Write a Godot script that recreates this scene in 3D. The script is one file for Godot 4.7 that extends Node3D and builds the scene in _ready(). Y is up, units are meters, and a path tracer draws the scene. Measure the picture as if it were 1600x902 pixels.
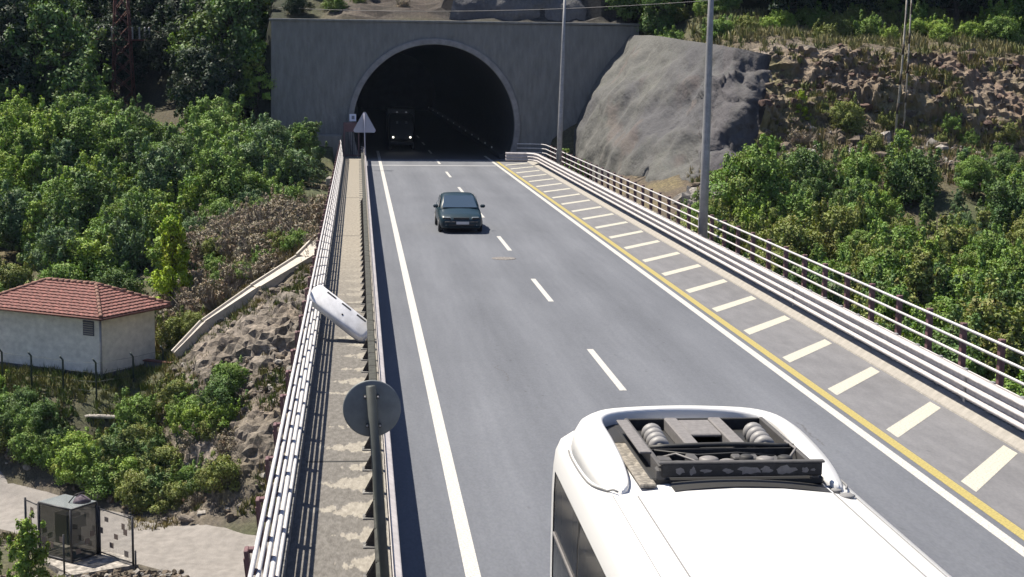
extends Node3D

var rng := RandomNumberGenerator.new()
var used_names := {}
var M := {}
var T := {}
var face_mesh: ArrayMesh
var TP: PackedVector3Array
var TW: PackedFloat64Array
var bump := FastNoiseLite.new()
var cells := FastNoiseLite.new()

# ------------------------------------------------------------------ naming
func numbered(n: String) -> String:
	var k: int = used_names.get(n, 0)
	used_names[n] = k + 1
	return n if k == 0 else "%s_%03d" % [n, k]

func thing(called: String, label: String, category: String, at := Vector3.ZERO, group := "", turn := 0.0) -> Node3D:
	var o := Node3D.new()
	o.name = numbered(called)
	add_child(o)
	o.position = at
	o.rotation.y = turn
	o.set_meta("label", label)
	o.set_meta("category", category)
	if group != "":
		o.set_meta("group", group)
	return o

func setting(called: String) -> Node3D:
	var o := Node3D.new()
	o.name = numbered(called)
	add_child(o)
	o.set_meta("kind", "structure")
	return o

func part(called: String, mesh: Mesh, m: Material, parent: Node, at := Vector3.ZERO, basis_ := Basis(), label := "") -> MeshInstance3D:
	var o := MeshInstance3D.new()
	o.name = called if parent != self else numbered(called)
	o.mesh = mesh
	if m:
		o.material_override = m
	parent.add_child(o, true)
	o.transform = Transform3D(basis_, at)
	if label != "":
		o.set_meta("label", label)
	return o

func single(called: String, mesh: Mesh, m: Material, label: String, category: String, at := Vector3.ZERO, group := "") -> MeshInstance3D:
	var o := part(called, mesh, m, self, at)
	o.set_meta("label", label)
	o.set_meta("category", category)
	if group != "":
		o.set_meta("group", group)
	return o

# ------------------------------------------------------------------ mesh helpers
func mb(smooth := false) -> SurfaceTool:
	var st := SurfaceTool.new()
	st.begin(Mesh.PRIMITIVE_TRIANGLES)
	st.set_smooth_group(0 if smooth else -1)
	return st

func tri(st: SurfaceTool, a: Vector3, b: Vector3, c: Vector3) -> void:
	st.add_vertex(a); st.add_vertex(c); st.add_vertex(b)

func quad(st: SurfaceTool, a: Vector3, b: Vector3, c: Vector3, d: Vector3) -> void:
	tri(st, a, b, c); tri(st, a, c, d)

func done(st: SurfaceTool) -> ArrayMesh:
	st.generate_normals()
	return st.commit()

# a box with chamfered edges
func bx(st: SurfaceTool, c: Vector3, s: Vector3, bev := 0.0, b := Basis()) -> void:
	var h := s * 0.5
	if bev <= 0.0:
		var v: Array[Vector3] = []
		for i in 8:
			v.append(c + b * Vector3(h.x if i & 1 else -h.x, h.y if i & 2 else -h.y, h.z if i & 4 else -h.z))
		quad(st, v[0], v[2], v[3], v[1]); quad(st, v[4], v[5], v[7], v[6])
		quad(st, v[0], v[1], v[5], v[4]); quad(st, v[2], v[6], v[7], v[3])
		quad(st, v[0], v[4], v[6], v[2]); quad(st, v[1], v[3], v[7], v[5])
		return
	bev = minf(bev, minf(h.x, minf(h.y, h.z)) * 0.95)
	var p := func(sx: float, sy: float, sz: float, ax: int) -> Vector3:
		var e := Vector3(h.x - bev, h.y - bev, h.z - bev)
		e[ax] = h[ax]
		return c + b * Vector3(sx * e.x, sy * e.y, sz * e.z)
	for s1 in [-1.0, 1.0]:
		quad(st, p.call(s1, -1, -1, 0), p.call(s1, 1, -1, 0), p.call(s1, 1, 1, 0), p.call(s1, -1, 1, 0)) if s1 > 0 else quad(st, p.call(s1, -1, 1, 0), p.call(s1, 1, 1, 0), p.call(s1, 1, -1, 0), p.call(s1, -1, -1, 0))
		quad(st, p.call(-1, s1, 1, 1), p.call(1, s1, 1, 1), p.call(1, s1, -1, 1), p.call(-1, s1, -1, 1)) if s1 > 0 else quad(st, p.call(-1, s1, -1, 1), p.call(1, s1, -1, 1), p.call(1, s1, 1, 1), p.call(-1, s1, 1, 1))
		quad(st, p.call(-1, -1, s1, 2), p.call(1, -1, s1, 2), p.call(1, 1, s1, 2), p.call(-1, 1, s1, 2)) if s1 > 0 else quad(st, p.call(-1, 1, s1, 2), p.call(1, 1, s1, 2), p.call(1, -1, s1, 2), p.call(-1, -1, s1, 2))
		for s2 in [-1.0, 1.0]:
			var k: float = s1 * s2
			var q := [p.call(s1, s2, -1, 0), p.call(s1, s2, 1, 0), p.call(s1, s2, 1, 1), p.call(s1, s2, -1, 1)]
			if k < 0: q.reverse()
			quad(st, q[3], q[2], q[1], q[0])
			q = [p.call(s1, -1, s2, 0), p.call(s1, 1, s2, 0), p.call(s1, 1, s2, 2), p.call(s1, -1, s2, 2)]
			if k < 0: q.reverse()
			quad(st, q[0], q[1], q[2], q[3])
			q = [p.call(-1, s1, s2, 1), p.call(1, s1, s2, 1), p.call(1, s1, s2, 2), p.call(-1, s1, s2, 2)]
			if k < 0: q.reverse()
			quad(st, q[3], q[2], q[1], q[0])
			for s3 in [-1.0, 1.0]:
				if k * s3 > 0:
					tri(st, p.call(s1, s2, s3, 0), p.call(s1, s2, s3, 1), p.call(s1, s2, s3, 2))
				else:
					tri(st, p.call(s1, s2, s3, 2), p.call(s1, s2, s3, 1), p.call(s1, s2, s3, 0))

func box_mesh(s: Vector3, bev := 0.0, c := Vector3.ZERO) -> ArrayMesh:
	var st := mb()
	bx(st, c, s, bev)
	return done(st)

# skin a list of rings (each the same number of points)
func loft(st: SurfaceTool, rings: Array, closed := true, cap := true) -> void:
	var n: int = rings[0].size()
	for i in rings.size() - 1:
		var a: PackedVector3Array = rings[i]
		var b: PackedVector3Array = rings[i + 1]
		for j in (n if closed else n - 1):
			var k := (j + 1) % n
			quad(st, a[j], a[k], b[k], b[j])
	if cap and closed:
		for e in [0, rings.size() - 1]:
			var r: PackedVector3Array = rings[e]
			var mid := Vector3.ZERO
			for v in r: mid += v
			mid /= n
			for j in n:
				if e == 0: tri(st, mid, r[(j + 1) % n], r[j])
				else: tri(st, mid, r[j], r[(j + 1) % n])

func tube(st: SurfaceTool, pts: Array, radii, n := 8, cap := true) -> void:
	var rings := []
	var side := Vector3.ZERO
	for i in pts.size():
		var d: Vector3 = (pts[mini(i + 1, pts.size() - 1)] - pts[maxi(i - 1, 0)]).normalized()
		if side == Vector3.ZERO:
			side = d.cross(Vector3.UP if absf(d.y) < 0.9 else Vector3.RIGHT).normalized()
		side = (side - d * side.dot(d)).normalized()
		var up := side.cross(d)
		var r: float = radii[i] if radii is Array else radii
		var ring := PackedVector3Array()
		for j in n:
			var t := TAU * j / n
			ring.append(pts[i] + (side * cos(t) + up * sin(t)) * r)
		rings.append(ring)
	loft(st, rings, true, cap)

func tube_mesh(pts: Array, radii, n := 8) -> ArrayMesh:
	var st := mb(true)
	tube(st, pts, radii, n)
	return done(st)

# a section in x,y swept along a path of points in x,z (open section with thickness t)
func sweep(st: SurfaceTool, sec: Array, path: Array, t := 0.006) -> void:
	var front := []
	var back := []
	for i in path.size():
		var p: Vector3 = path[i]
		var d: Vector3 = (path[mini(i + 1, path.size() - 1)] - path[maxi(i - 1, 0)]).normalized()
		var side := Vector3(-d.z, 0, d.x)
		var a := PackedVector3Array()
		var b := PackedVector3Array()
		for q in sec:
			a.append(p + side * q.x + Vector3(0, q.y, 0))
			b.append(p + side * (q.x - t) + Vector3(0, q.y, 0))
		front.append(a); back.append(b)
	loft(st, front, false); loft(st, back, false)

func lathe(st: SurfaceTool, prof: Array, n := 16, c := Vector3.ZERO, b := Basis()) -> void:
	var rings := []
	for q in prof:
		var ring := PackedVector3Array()
		for j in n:
			var t := TAU * j / n
			ring.append(c + b * Vector3(cos(t) * q.x, q.y, sin(t) * q.x))
		rings.append(ring)
	loft(st, rings, true, true)

# flat sheet from x,z corners at height y, with a uv in metres
func sheet(pts: Array, y: float) -> ArrayMesh:
	var st := mb()
	for i in range(1, pts.size() - 1):
		for p in [pts[0], pts[i], pts[i + 1]]:
			st.set_uv(p)
			st.add_vertex(Vector3(p.x, y, p.y))
	return done(st)

# ------------------------------------------------------------------ materials
func lin(r: float, g: float, b: float) -> Color:
	return Color(r, g, b).linear_to_srgb()

func noise_tex(freq: float, lo: float, hi: float, seed_ := 1, kind := FastNoiseLite.TYPE_SIMPLEX_SMOOTH, oct := 5, size := 512) -> NoiseTexture2D:
	var n := FastNoiseLite.new()
	n.noise_type = kind
	n.seed = seed_
	n.frequency = freq
	n.fractal_octaves = oct
	n.fractal_gain = 0.6
	var t := NoiseTexture2D.new()
	t.width = size; t.height = size
	t.seamless = true
	t.noise = n
	var g := Gradient.new()
	g.set_color(0, Color(lo, lo, lo)); g.set_color(1, Color(hi, hi, hi))
	t.color_ramp = g
	return t

func normal_tex(freq: float, strength: float, seed_ := 1, kind := FastNoiseLite.TYPE_SIMPLEX_SMOOTH, oct := 5) -> NoiseTexture2D:
	var t := noise_tex(freq, 0, 1, seed_, kind, oct)
	t.color_ramp = null
	t.as_normal_map = true
	t.bump_strength = strength
	return t

func mat(c: Color, rough := 0.8, metal := 0.0, tex: Texture2D = null, scale := 0.5, nrm: Texture2D = null, nscale := 1.0) -> StandardMaterial3D:
	var m := StandardMaterial3D.new()
	m.albedo_color = c
	m.roughness = rough
	m.metallic = metal
	if tex or nrm:
		m.uv1_triplanar = true
		m.uv1_world_triplanar = true
		m.uv1_scale = Vector3.ONE * scale
	if tex: m.albedo_texture = tex
	if nrm:
		m.normal_enabled = true
		m.normal_texture = nrm
		m.normal_scale = nscale
	return m

func leaf_mat(c: Color, back := 0.62) -> StandardMaterial3D:
	var m := StandardMaterial3D.new()
	m.albedo_color = c.linear_to_srgb()
	m.vertex_color_use_as_albedo = true
	m.roughness = 0.6
	m.metallic_specular = 0.34
	m.cull_mode = BaseMaterial3D.CULL_DISABLED
	m.backlight_enabled = true
	m.backlight = Color(back, back * 1.05, back * 0.5)
	return m

func build_materials() -> void:
	T.mottle = noise_tex(0.012, 0.78, 1.0, 3)
	T.strong = noise_tex(0.01, 0.45, 1.0, 5)
	T.streak = noise_tex(0.02, 0.82, 1.0, 15)
	T.grain = noise_tex(0.05, 0.66, 1.0, 7)
	T.bumpy = normal_tex(0.03, 6.0, 9)
	T.fine = normal_tex(0.12, 5.0, 11)
	M.concrete = mat(lin(0.36, 0.33, 0.29), 0.9, 0, T.mottle, 0.3, T.fine, 0.5)
	M.portal = mat(lin(0.205, 0.205, 0.192), 0.9, 0, T.streak, 0.11, T.bumpy, 0.5)
	M.portal.uv1_scale = Vector3(0.22, 0.05, 0.22)
	M.portal_rim = mat(lin(0.27, 0.26, 0.255), 0.9, 0, T.mottle, 0.2)
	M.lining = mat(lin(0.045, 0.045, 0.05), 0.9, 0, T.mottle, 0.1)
	M.kerb = mat(lin(0.31, 0.29, 0.265), 0.9, 0, T.mottle, 0.6, T.fine, 0.6)
	M.chute = mat(lin(0.5, 0.46, 0.41), 0.9, 0, T.mottle, 0.6, T.fine, 0.5)
	M.plinth = mat(lin(0.25, 0.245, 0.24), 0.9, 0, T.strong, 0.9, T.fine, 0.6)
	M.deck = mat(lin(0.3, 0.28, 0.25), 0.9, 0, T.mottle, 0.4)
	M.white_paint = mat(lin(0.55, 0.54, 0.52), 0.7, 0, T.grain, 0.8)
	M.cream_paint = mat(lin(0.54, 0.52, 0.45), 0.7, 0, T.grain, 0.8)
	M.yellow_paint = mat(lin(0.42, 0.345, 0.11), 0.7, 0, T.grain, 0.8)
	M.tube = mat(lin(0.60, 0.585, 0.595), 0.45, 0.0, T.mottle, 0.7)
	M.post_red = mat(lin(0.15, 0.075, 0.082), 0.6, 0, T.mottle, 0.8)
	M.galv = mat(lin(0.5, 0.47, 0.475), 0.5, 0.0, T.mottle, 0.5)
	M.galv_dull = mat(lin(0.35, 0.35, 0.36), 0.55, 0.3, T.mottle, 0.5)
	M.back_rail = mat(lin(0.05, 0.053, 0.044), 0.8, 0.0, T.strong, 0.7)
	M.dark_steel = mat(lin(0.035, 0.035, 0.04), 0.5, 0.3)
	M.sign_back = mat(lin(0.17, 0.19, 0.2), 0.6, 0.2, T.mottle, 0.6)
	M.sign_grey = mat(lin(0.33, 0.33, 0.38), 0.5, 0.2)
	M.sign_pole = mat(lin(0.07, 0.078, 0.074), 0.6, 0.2, T.mottle, 0.9)
	M.plastic = mat(lin(0.78, 0.78, 0.80), 0.5, 0, T.mottle, 0.6)
	M.dark_slot = mat(lin(0.02, 0.02, 0.02), 0.9)
	M.plaster = mat(lin(0.84, 0.80, 0.70), 0.9, 0, T.mottle, 0.35)
	M.plaster_low = mat(lin(0.12, 0.12, 0.14), 0.9, 0, T.mottle, 0.4)
	M.shutter = mat(lin(0.27, 0.25, 0.23), 0.7)
	M.roof = mat(lin(0.29, 0.115, 0.098), 0.85, 0, T.strong, 0.8)
	M.ridge = mat(lin(0.33, 0.17, 0.13), 0.85, 0, T.strong, 0.9)
	M.fence_green = mat(lin(0.02, 0.035, 0.035), 0.6)
	M.gusset = mat(lin(0.06, 0.05, 0.045), 0.8, 0.0, T.strong, 1.5)  # gusset plates toned dark, their shadow put into the colour
	M.rust = mat(lin(0.12, 0.05, 0.04), 0.8, 0.2)
	M.wire = mat(lin(0.06, 0.06, 0.065), 0.5, 0.5)
	M.pole_white = mat(lin(0.55, 0.5, 0.43), 0.7, 0, T.strong, 0.35)
	M.bark = mat(lin(0.09, 0.07, 0.055), 0.95, 0, T.strong, 1.2)
	M.rock = mat(lin(0.205, 0.162, 0.122), 0.95, 0, T.strong, 0.5, T.bumpy, 0.9)
	M.spur_rock = mat(lin(0.26, 0.22, 0.19), 0.95, 0, T.strong, 0.9, T.bumpy, 1.2)
	M.rock_red = mat(lin(0.17, 0.105, 0.085), 0.95, 0, T.strong, 0.6, T.bumpy, 0.9)
	M.rock_pale = mat(lin(0.46, 0.425, 0.39), 0.95, 0, T.strong, 0.6, T.bumpy, 0.8)
	M.dirt_road = mat(lin(0.25, 0.232, 0.22), 0.95, 0, T.mottle, 0.25, T.fine, 0.8)
	M.ground = mat(Color.WHITE, 0.95, 0, T.strong, 0.8, T.bumpy, 1.6)
	M.ground.vertex_color_use_as_albedo = true
	M.shot = mat(Color.WHITE, 0.92, 0, T.streak, 0.35, T.bumpy, 0.9)
	M.shot.uv1_scale = Vector3(0.3, 0.2, 0.3)
	M.shot.vertex_color_use_as_albedo = true
	# vehicles
	M.bus_white = mat(lin(0.58, 0.58, 0.585), 0.35)
	M.bus_white.clearcoat_enabled = true
	M.bus_white.clearcoat = 0.5
	M.car_paint = mat(lin(0.005, 0.020, 0.031), 0.32, 0.0)
	M.car_paint.clearcoat_enabled = true
	M.car_paint.clearcoat = 0.2
	M.car_paint.metallic_specular = 0.35
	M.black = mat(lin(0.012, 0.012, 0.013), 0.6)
	M.rubber = mat(lin(0.018, 0.018, 0.018), 0.85)
	M.ac_dark = mat(lin(0.022, 0.022, 0.026), 0.7, 0.0, T.strong, 2.5)
	M.ac_grey = mat(lin(0.18, 0.17, 0.17), 0.6, 0.0, T.mottle, 2.0)
	M.ac_mid = mat(lin(0.075, 0.072, 0.073), 0.6, 0.0, T.mottle, 2.0)
	M.chrome = mat(lin(0.6, 0.6, 0.62), 0.2, 0.9)
	M.plate = mat(lin(0.5, 0.48, 0.46), 0.5)
	M.seal = mat(lin(0.16, 0.16, 0.165), 0.8)
	M.skirt = mat(lin(0.33, 0.30, 0.26), 0.8, 0, T.strong, 3.0)
	M.hose = mat(lin(0.19, 0.185, 0.185), 0.55)
	M.seat = mat(lin(0.1, 0.1, 0.125), 0.9)
	M.lens = mat(lin(0.2, 0.22, 0.24), 0.15)
	M.dark_glass = glass(lin(0.012, 0.016, 0.02), 0.78)
	M.dark_glass.metallic_specular = 0.4
	M.dark_glass.roughness = 0.12
	M.car_glass = glass(lin(0.02, 0.035, 0.05), 0.82)
	M.kiosk_glass = glass(lin(0.016, 0.026, 0.027), 0.72)
	M.clear_glass = glass(lin(0.5, 0.52, 0.53), 0.14)
	M.print_grey = mat(lin(0.12, 0.105, 0.10), 0.7)
	M.print_brown = mat(lin(0.17, 0.13, 0.11), 0.7)
	M.headlamp = mat(lin(0.9, 0.9, 0.85), 0.3)
	M.headlamp.emission_enabled = true
	M.headlamp.emission = Color(1, 0.98, 0.92)
	M.headlamp.emission_energy_multiplier = 2.2
	M.marker = mat(lin(0.3, 0.3, 0.3), 0.4)
	M.marker.emission_enabled = true
	M.marker.emission = Color(0.9, 0.92, 1.0)
	M.marker.emission_energy_multiplier = 0.06
	M.stud = mat(lin(0.4, 0.4, 0.4), 0.4)
	M.stud.emission_enabled = true
	M.stud.emission = Color(0.85, 0.92, 1.0)
	M.stud.emission_energy_multiplier = 0.03  # reflectors given a faint glow in place of returned headlight
	# foliage tones
	M.leaf_mid = leaf_mat(Color(0.155, 0.25, 0.058))
	M.leaf_fresh = leaf_mat(Color(0.215, 0.32, 0.06))
	M.leaf_deep = leaf_mat(Color(0.098, 0.168, 0.052))
	M.leaf_blue = leaf_mat(Color(0.11, 0.18, 0.082))
	M.leaf_yellow = leaf_mat(Color(0.27, 0.37, 0.03))
	M.leaf_olive = leaf_mat(Color(0.185, 0.22, 0.064))
	M.leaf_shade = leaf_mat(Color(0.026, 0.048, 0.028))  # deep shade of the woods put into the leaf colour
	M.leaf_dry = leaf_mat(Color(0.235, 0.20, 0.15), 0.4)
	M.twig = mat(lin(0.19, 0.165, 0.135), 0.95)
	M.grass_dry = leaf_mat(Color(0.22, 0.20, 0.10), 0.3)
	M.grass_green = leaf_mat(Color(0.12, 0.15, 0.035), 0.3)

func glass(c: Color, a: float) -> StandardMaterial3D:
	var m := StandardMaterial3D.new()
	m.albedo_color = Color(c.r, c.g, c.b, a)
	m.transparency = BaseMaterial3D.TRANSPARENCY_ALPHA
	m.roughness = 0.05
	m.metallic_specular = 0.6
	m.cull_mode = BaseMaterial3D.CULL_DISABLED
	return m

# ------------------------------------------------------------------ terrain
# surveyed points of the valley: x, height, z
const SURVEY := [
	[-20, -11.5, -66], [-14.6, -11.5, -65.2], [-9, -11.5, -61.2], [-4, -11.5, -57.5], [2, -11.6, -54], [12, -12.5, -48],
	[-14.2, -11.5, -62], [-8.7, -11.5, -58.6], [-4, -11.5, -54.6], [-10.5, -11.7, -57.2], [-14, -11.8, -56.5], [-9, -12.0, -53], [-12, -12.5, -49], [-6, -12.3, -51],
	[-20, -13, -45], [0, -13, -40], [-30, -14, -20], [10, -14, -20], [-60, -13, -50], [-70, -14, 10], [0, -15, 20], [60, -15, 20],
	[-14.2, -10.5, -67], [-10.8, -10.7, -65.3], [-6.6, -10.9, -62.9], [-4.2, -10, -61.2],
	[-12.2, -7.7, -68.2], [-8.6, -7.5, -68.2], [-15, -7.6, -70], [-20, -7.6, -72], [-10, -7.6, -73], [-12, -7.6, -77], [-17, -7.5, -78],
	[-5.3, -8.6, -63.6], [-4.2, -6.7, -66], [-3.1, -7.3, -64], [-6.2, -6.1, -68.2], [-2.5, -4.5, -69.2], [-4.6, -4.1, -71.8], [-2.2, -2.6, -73.5], [-6.8, -5.6, -70.8], [-7.9, -6.7, -70.2],
	[0, -8, -64], [4, -8.5, -64], [0, -4, -70], [5, -4, -72], [10, -4, -74], [5, -2, -84], [5, -1.2, -100], [5, -1.2, -110], [-1, -1.0, -106], [12, -1.2, -106],
	[-6.6, -3.6, -80], [-7.9, -5.4, -76], [-9.3, -7.1, -74.5], [-4.2, -1.9, -82],
	[-4, -1.2, -95], [-2.4, -0.8, -104], [-11, -3.4, -90], [-15, -5.2, -84], [-12, -1.4, -100], [-18, -2.9, -95], [-22, -4.4, -88], [-32, -4.4, -90], [-26, -7.6, -76], [-60, -5, -80],
	[-8, 0.9, -111], [-12, 1.6, -113], [-18, 2.6, -117], [-17.4, 3.9, -124], [-25, 3.6, -119], [-10, 5.0, -121], [-37, 3, -115], [-60, 4, -110],
	[-20, 13, -140], [-40, 13, -140], [-20, 29, -165], [-60, 20, -145], [-60, 60, -220], [-20, 65, -220], [20, 65, -220], [80, 60, -220], [-110, 40, -160], [120, 40, -160],
	[14.3, -0.6, -109], [14.2, -0.6, -100], [16.2, -0.5, -95], [14.5, -1.0, -88], [18.2, -0.8, -87], [17.3, 0, -101], [19.2, 3.2, -106], [21.7, 8.5, -106], [21.2, 8.65, -110.5], [22.7, 8.1, -101], [24.0, 7.6, -97.8],
	[15, -3, -78], [20, -2.4, -80], [15, -6, -68], [20, -5.2, -68], [15, -10, -52], [21, -6.8, -58], [21, -8.2, -48], [30, -5.5, -60], [15, -12, -38], [30, -9, -40], [55, -8, -45], [70, -2, -75],
	[26.5, 1.5, -88], [34, 1.5, -88], [22.5, 0.0, -87], [26.5, -0.9, -82], [34, -0.9, -80], [46, 0, -82],
	[23.3, 2.6, -92.5], [31.9, 3.0, -92.8], [39, 2.2, -92.2], [50, 2, -92], [24.9, 6.9, -96.6], [33, 7.1, -97], [41, 6.9, -97.3], [50, 7, -97.6], [31, 8.3, -104], [44, 8.3, -104], [24.5, 8.5, -104], [62, 8.4, -104],
	[31, 12, -111], [44, 12, -111], [31, 25, -128], [52, 25, -128], [25, 12, -115], [5, 12, -121], [-2, 11, -121], [13, 12, -121], [5, 29, -145], [80, 20, -110],
]

func kern(d2: float) -> float:
	return 0.0 if d2 < 1e-9 else d2 * log(d2)

func solve_terrain() -> void:
	var n := SURVEY.size()
	for s in SURVEY:
		TP.append(Vector3(s[0], s[1], s[2]))
	var a := []
	for i in n + 3:
		var row := PackedFloat64Array()
		row.resize(n + 4)
		a.append(row)
	for i in n:
		for j in n:
			var dx := (TP[i].x - TP[j].x) * 0.02
			var dz := (TP[i].z - TP[j].z) * 0.02
			a[i][j] = kern(dx * dx + dz * dz) + (0.0006 if i == j else 0.0)
		a[i][n] = 1.0; a[i][n + 1] = TP[i].x * 0.02; a[i][n + 2] = TP[i].z * 0.02
		a[n][i] = 1.0; a[n + 1][i] = TP[i].x * 0.02; a[n + 2][i] = TP[i].z * 0.02
		a[i][n + 3] = TP[i].y
	var m := n + 3
	for c in m:
		var best := c
		for r in range(c + 1, m):
			if absf(a[r][c]) > absf(a[best][c]): best = r
		var sw = a[c]; a[c] = a[best]; a[best] = sw
		var pc: PackedFloat64Array = a[c]
		for r in range(c + 1, m):
			var pr: PackedFloat64Array = a[r]
			var f := pr[c] / pc[c]
			if f == 0.0: continue
			for k in range(c, m + 1):
				pr[k] -= f * pc[k]
			a[r] = pr
	TW.resize(m)
	for c in range(m - 1, -1, -1):
		var s: float = a[c][m]
		for k in range(c + 1, m):
			s -= a[c][k] * TW[k]
		TW[c] = s / a[c][c]

func height(x: float, z: float) -> float:
	var n := TP.size()
	var h := TW[n] + TW[n + 1] * x * 0.02 + TW[n + 2] * z * 0.02
	for i in n:
		var dx := (x - TP[i].x) * 0.02
		var dz := (z - TP[i].z) * 0.02
		var d2 := dx * dx + dz * dz
		if d2 > 1e-9:
			h += TW[i] * d2 * log(d2)
	if z < -112.3:
		var w := smoothstep(-7.4, -5.9, x) * (1.0 - smoothstep(19.0, 25.0, x))
		var step := 3.2 * smoothstep(5.6, 7.4, x) * (1.0 - smoothstep(18.6, 21.0, x)) * smoothstep(-113.8, -114.6, z)
		h = lerpf(h, maxf(h, 9.15 + step + (-112.3 - z) * 0.42), w)
	return h

func bare_rock(x: float, z: float) -> float:
	var spur := smoothstep(-9.5, -6.0, x) * (1.0 - smoothstep(-0.5, 3.0, x)) * smoothstep(-74.5, -71.0, z) * (1.0 - smoothstep(-62.5, -60.0, z))
	var face := smoothstep(22, 24, x) * smoothstep(-99.0, -97.0, z) * (1.0 - smoothstep(-93.0, -91.0, z))
	var above := smoothstep(-3.0, 0.0, x) * (1.0 - smoothstep(18.0, 22.0, x)) * (1.0 - smoothstep(-113.5, -112.5, z)) * smoothstep(-124.0, -120.0, z)
	return maxf(spur, maxf(face, above))

func soil_and_shade_color(x: float, z: float) -> Color:
	var n := bump.get_noise_2d(x * 3.0, z * 3.0)
	var n2 := bump.get_noise_2d(x * 11.0 + 50, z * 11.0)
	var c := Color(0.12, 0.10, 0.055)
	var green := Color(0.085, 0.105, 0.04)
	var straw := Color(0.24, 0.195, 0.10)
	c = c.lerp(green, clampf(0.5 + n * 1.5, 0, 1))
	# dry brushy bank behind the chute and the scree under the rock face
	var dry := smoothstep(-12.0, -8.0, x) * (1.0 - smoothstep(-1.0, 1.0, x)) * smoothstep(-90.0, -84.0, z) * (1.0 - smoothstep(-74.5, -71.5, z))
	dry = maxf(dry, smoothstep(13.5, 14.5, x) * (1.0 - smoothstep(21, 23, x)) * smoothstep(-110, -106, z) * (1.0 - smoothstep(-86, -83, z)))
	dry = maxf(dry, smoothstep(19, 22, x) * smoothstep(-104, -98, z) * (1.0 - smoothstep(-86, -82, z)))
	c = c.lerp(Color(0.15, 0.115, 0.085), dry * 0.9)
	c = c.lerp(straw, clampf(n2 * 1.6 + 0.1, 0, 0.8) * (0.4 + 0.6 * dry))
	# verge of the dirt road
	var verge := 1.0 - smoothstep(2.6, 5.5, dirt_distance(x, z))
	c = c.lerp(Color(0.145, 0.122, 0.098), verge * clampf(0.7 + n2, 0, 1))
	var rock := bare_rock(x, z)
	var stone := Color(0.22, 0.185, 0.15).lerp(Color(0.30, 0.262, 0.225), clampf(0.5 + n2 * 1.6, 0, 1)).lerp(Color(0.15, 0.125, 0.06), clampf(n * 2.2 - 0.15, 0, 0.75))
	c = c.lerp(stone, rock)
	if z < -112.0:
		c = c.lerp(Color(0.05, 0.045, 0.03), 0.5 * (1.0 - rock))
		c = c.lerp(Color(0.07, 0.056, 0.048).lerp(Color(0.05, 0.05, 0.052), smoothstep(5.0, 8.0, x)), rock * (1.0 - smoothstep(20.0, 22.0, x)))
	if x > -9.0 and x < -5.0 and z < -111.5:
		c = Color(0.03, 0.036, 0.016)  # steep side left of the portal: deep shade put into the colour
	return c

const DIRT := [[-40, -75], [-24, -70.5], [-14.6, -64.6], [-8.9, -60.6], [-4, -56.8], [2, -52.8], [14, -46]]

func dirt_distance(x: float, z: float) -> float:
	var best := 1e9
	for i in DIRT.size() - 1:
		var a := Vector2(DIRT[i][0], DIRT[i][1])
		var b := Vector2(DIRT[i + 1][0], DIRT[i + 1][1])
		best = minf(best, Geometry2D.get_closest_point_to_segment(Vector2(x, z), a, b).distance_to(Vector2(x, z)))
	return best

func axis(stops: Array) -> PackedFloat32Array:
	var out := PackedFloat32Array()
	for i in stops.size() - 1:
		var a: float = stops[i][0]
		var b: float = stops[i + 1][0]
		var k := maxi(1, int(round(absf(b - a) / stops[i][1])))
		for j in k:
			out.append(lerpf(a, b, float(j) / k))
	out.append(stops[-1][0])
	return out

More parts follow.
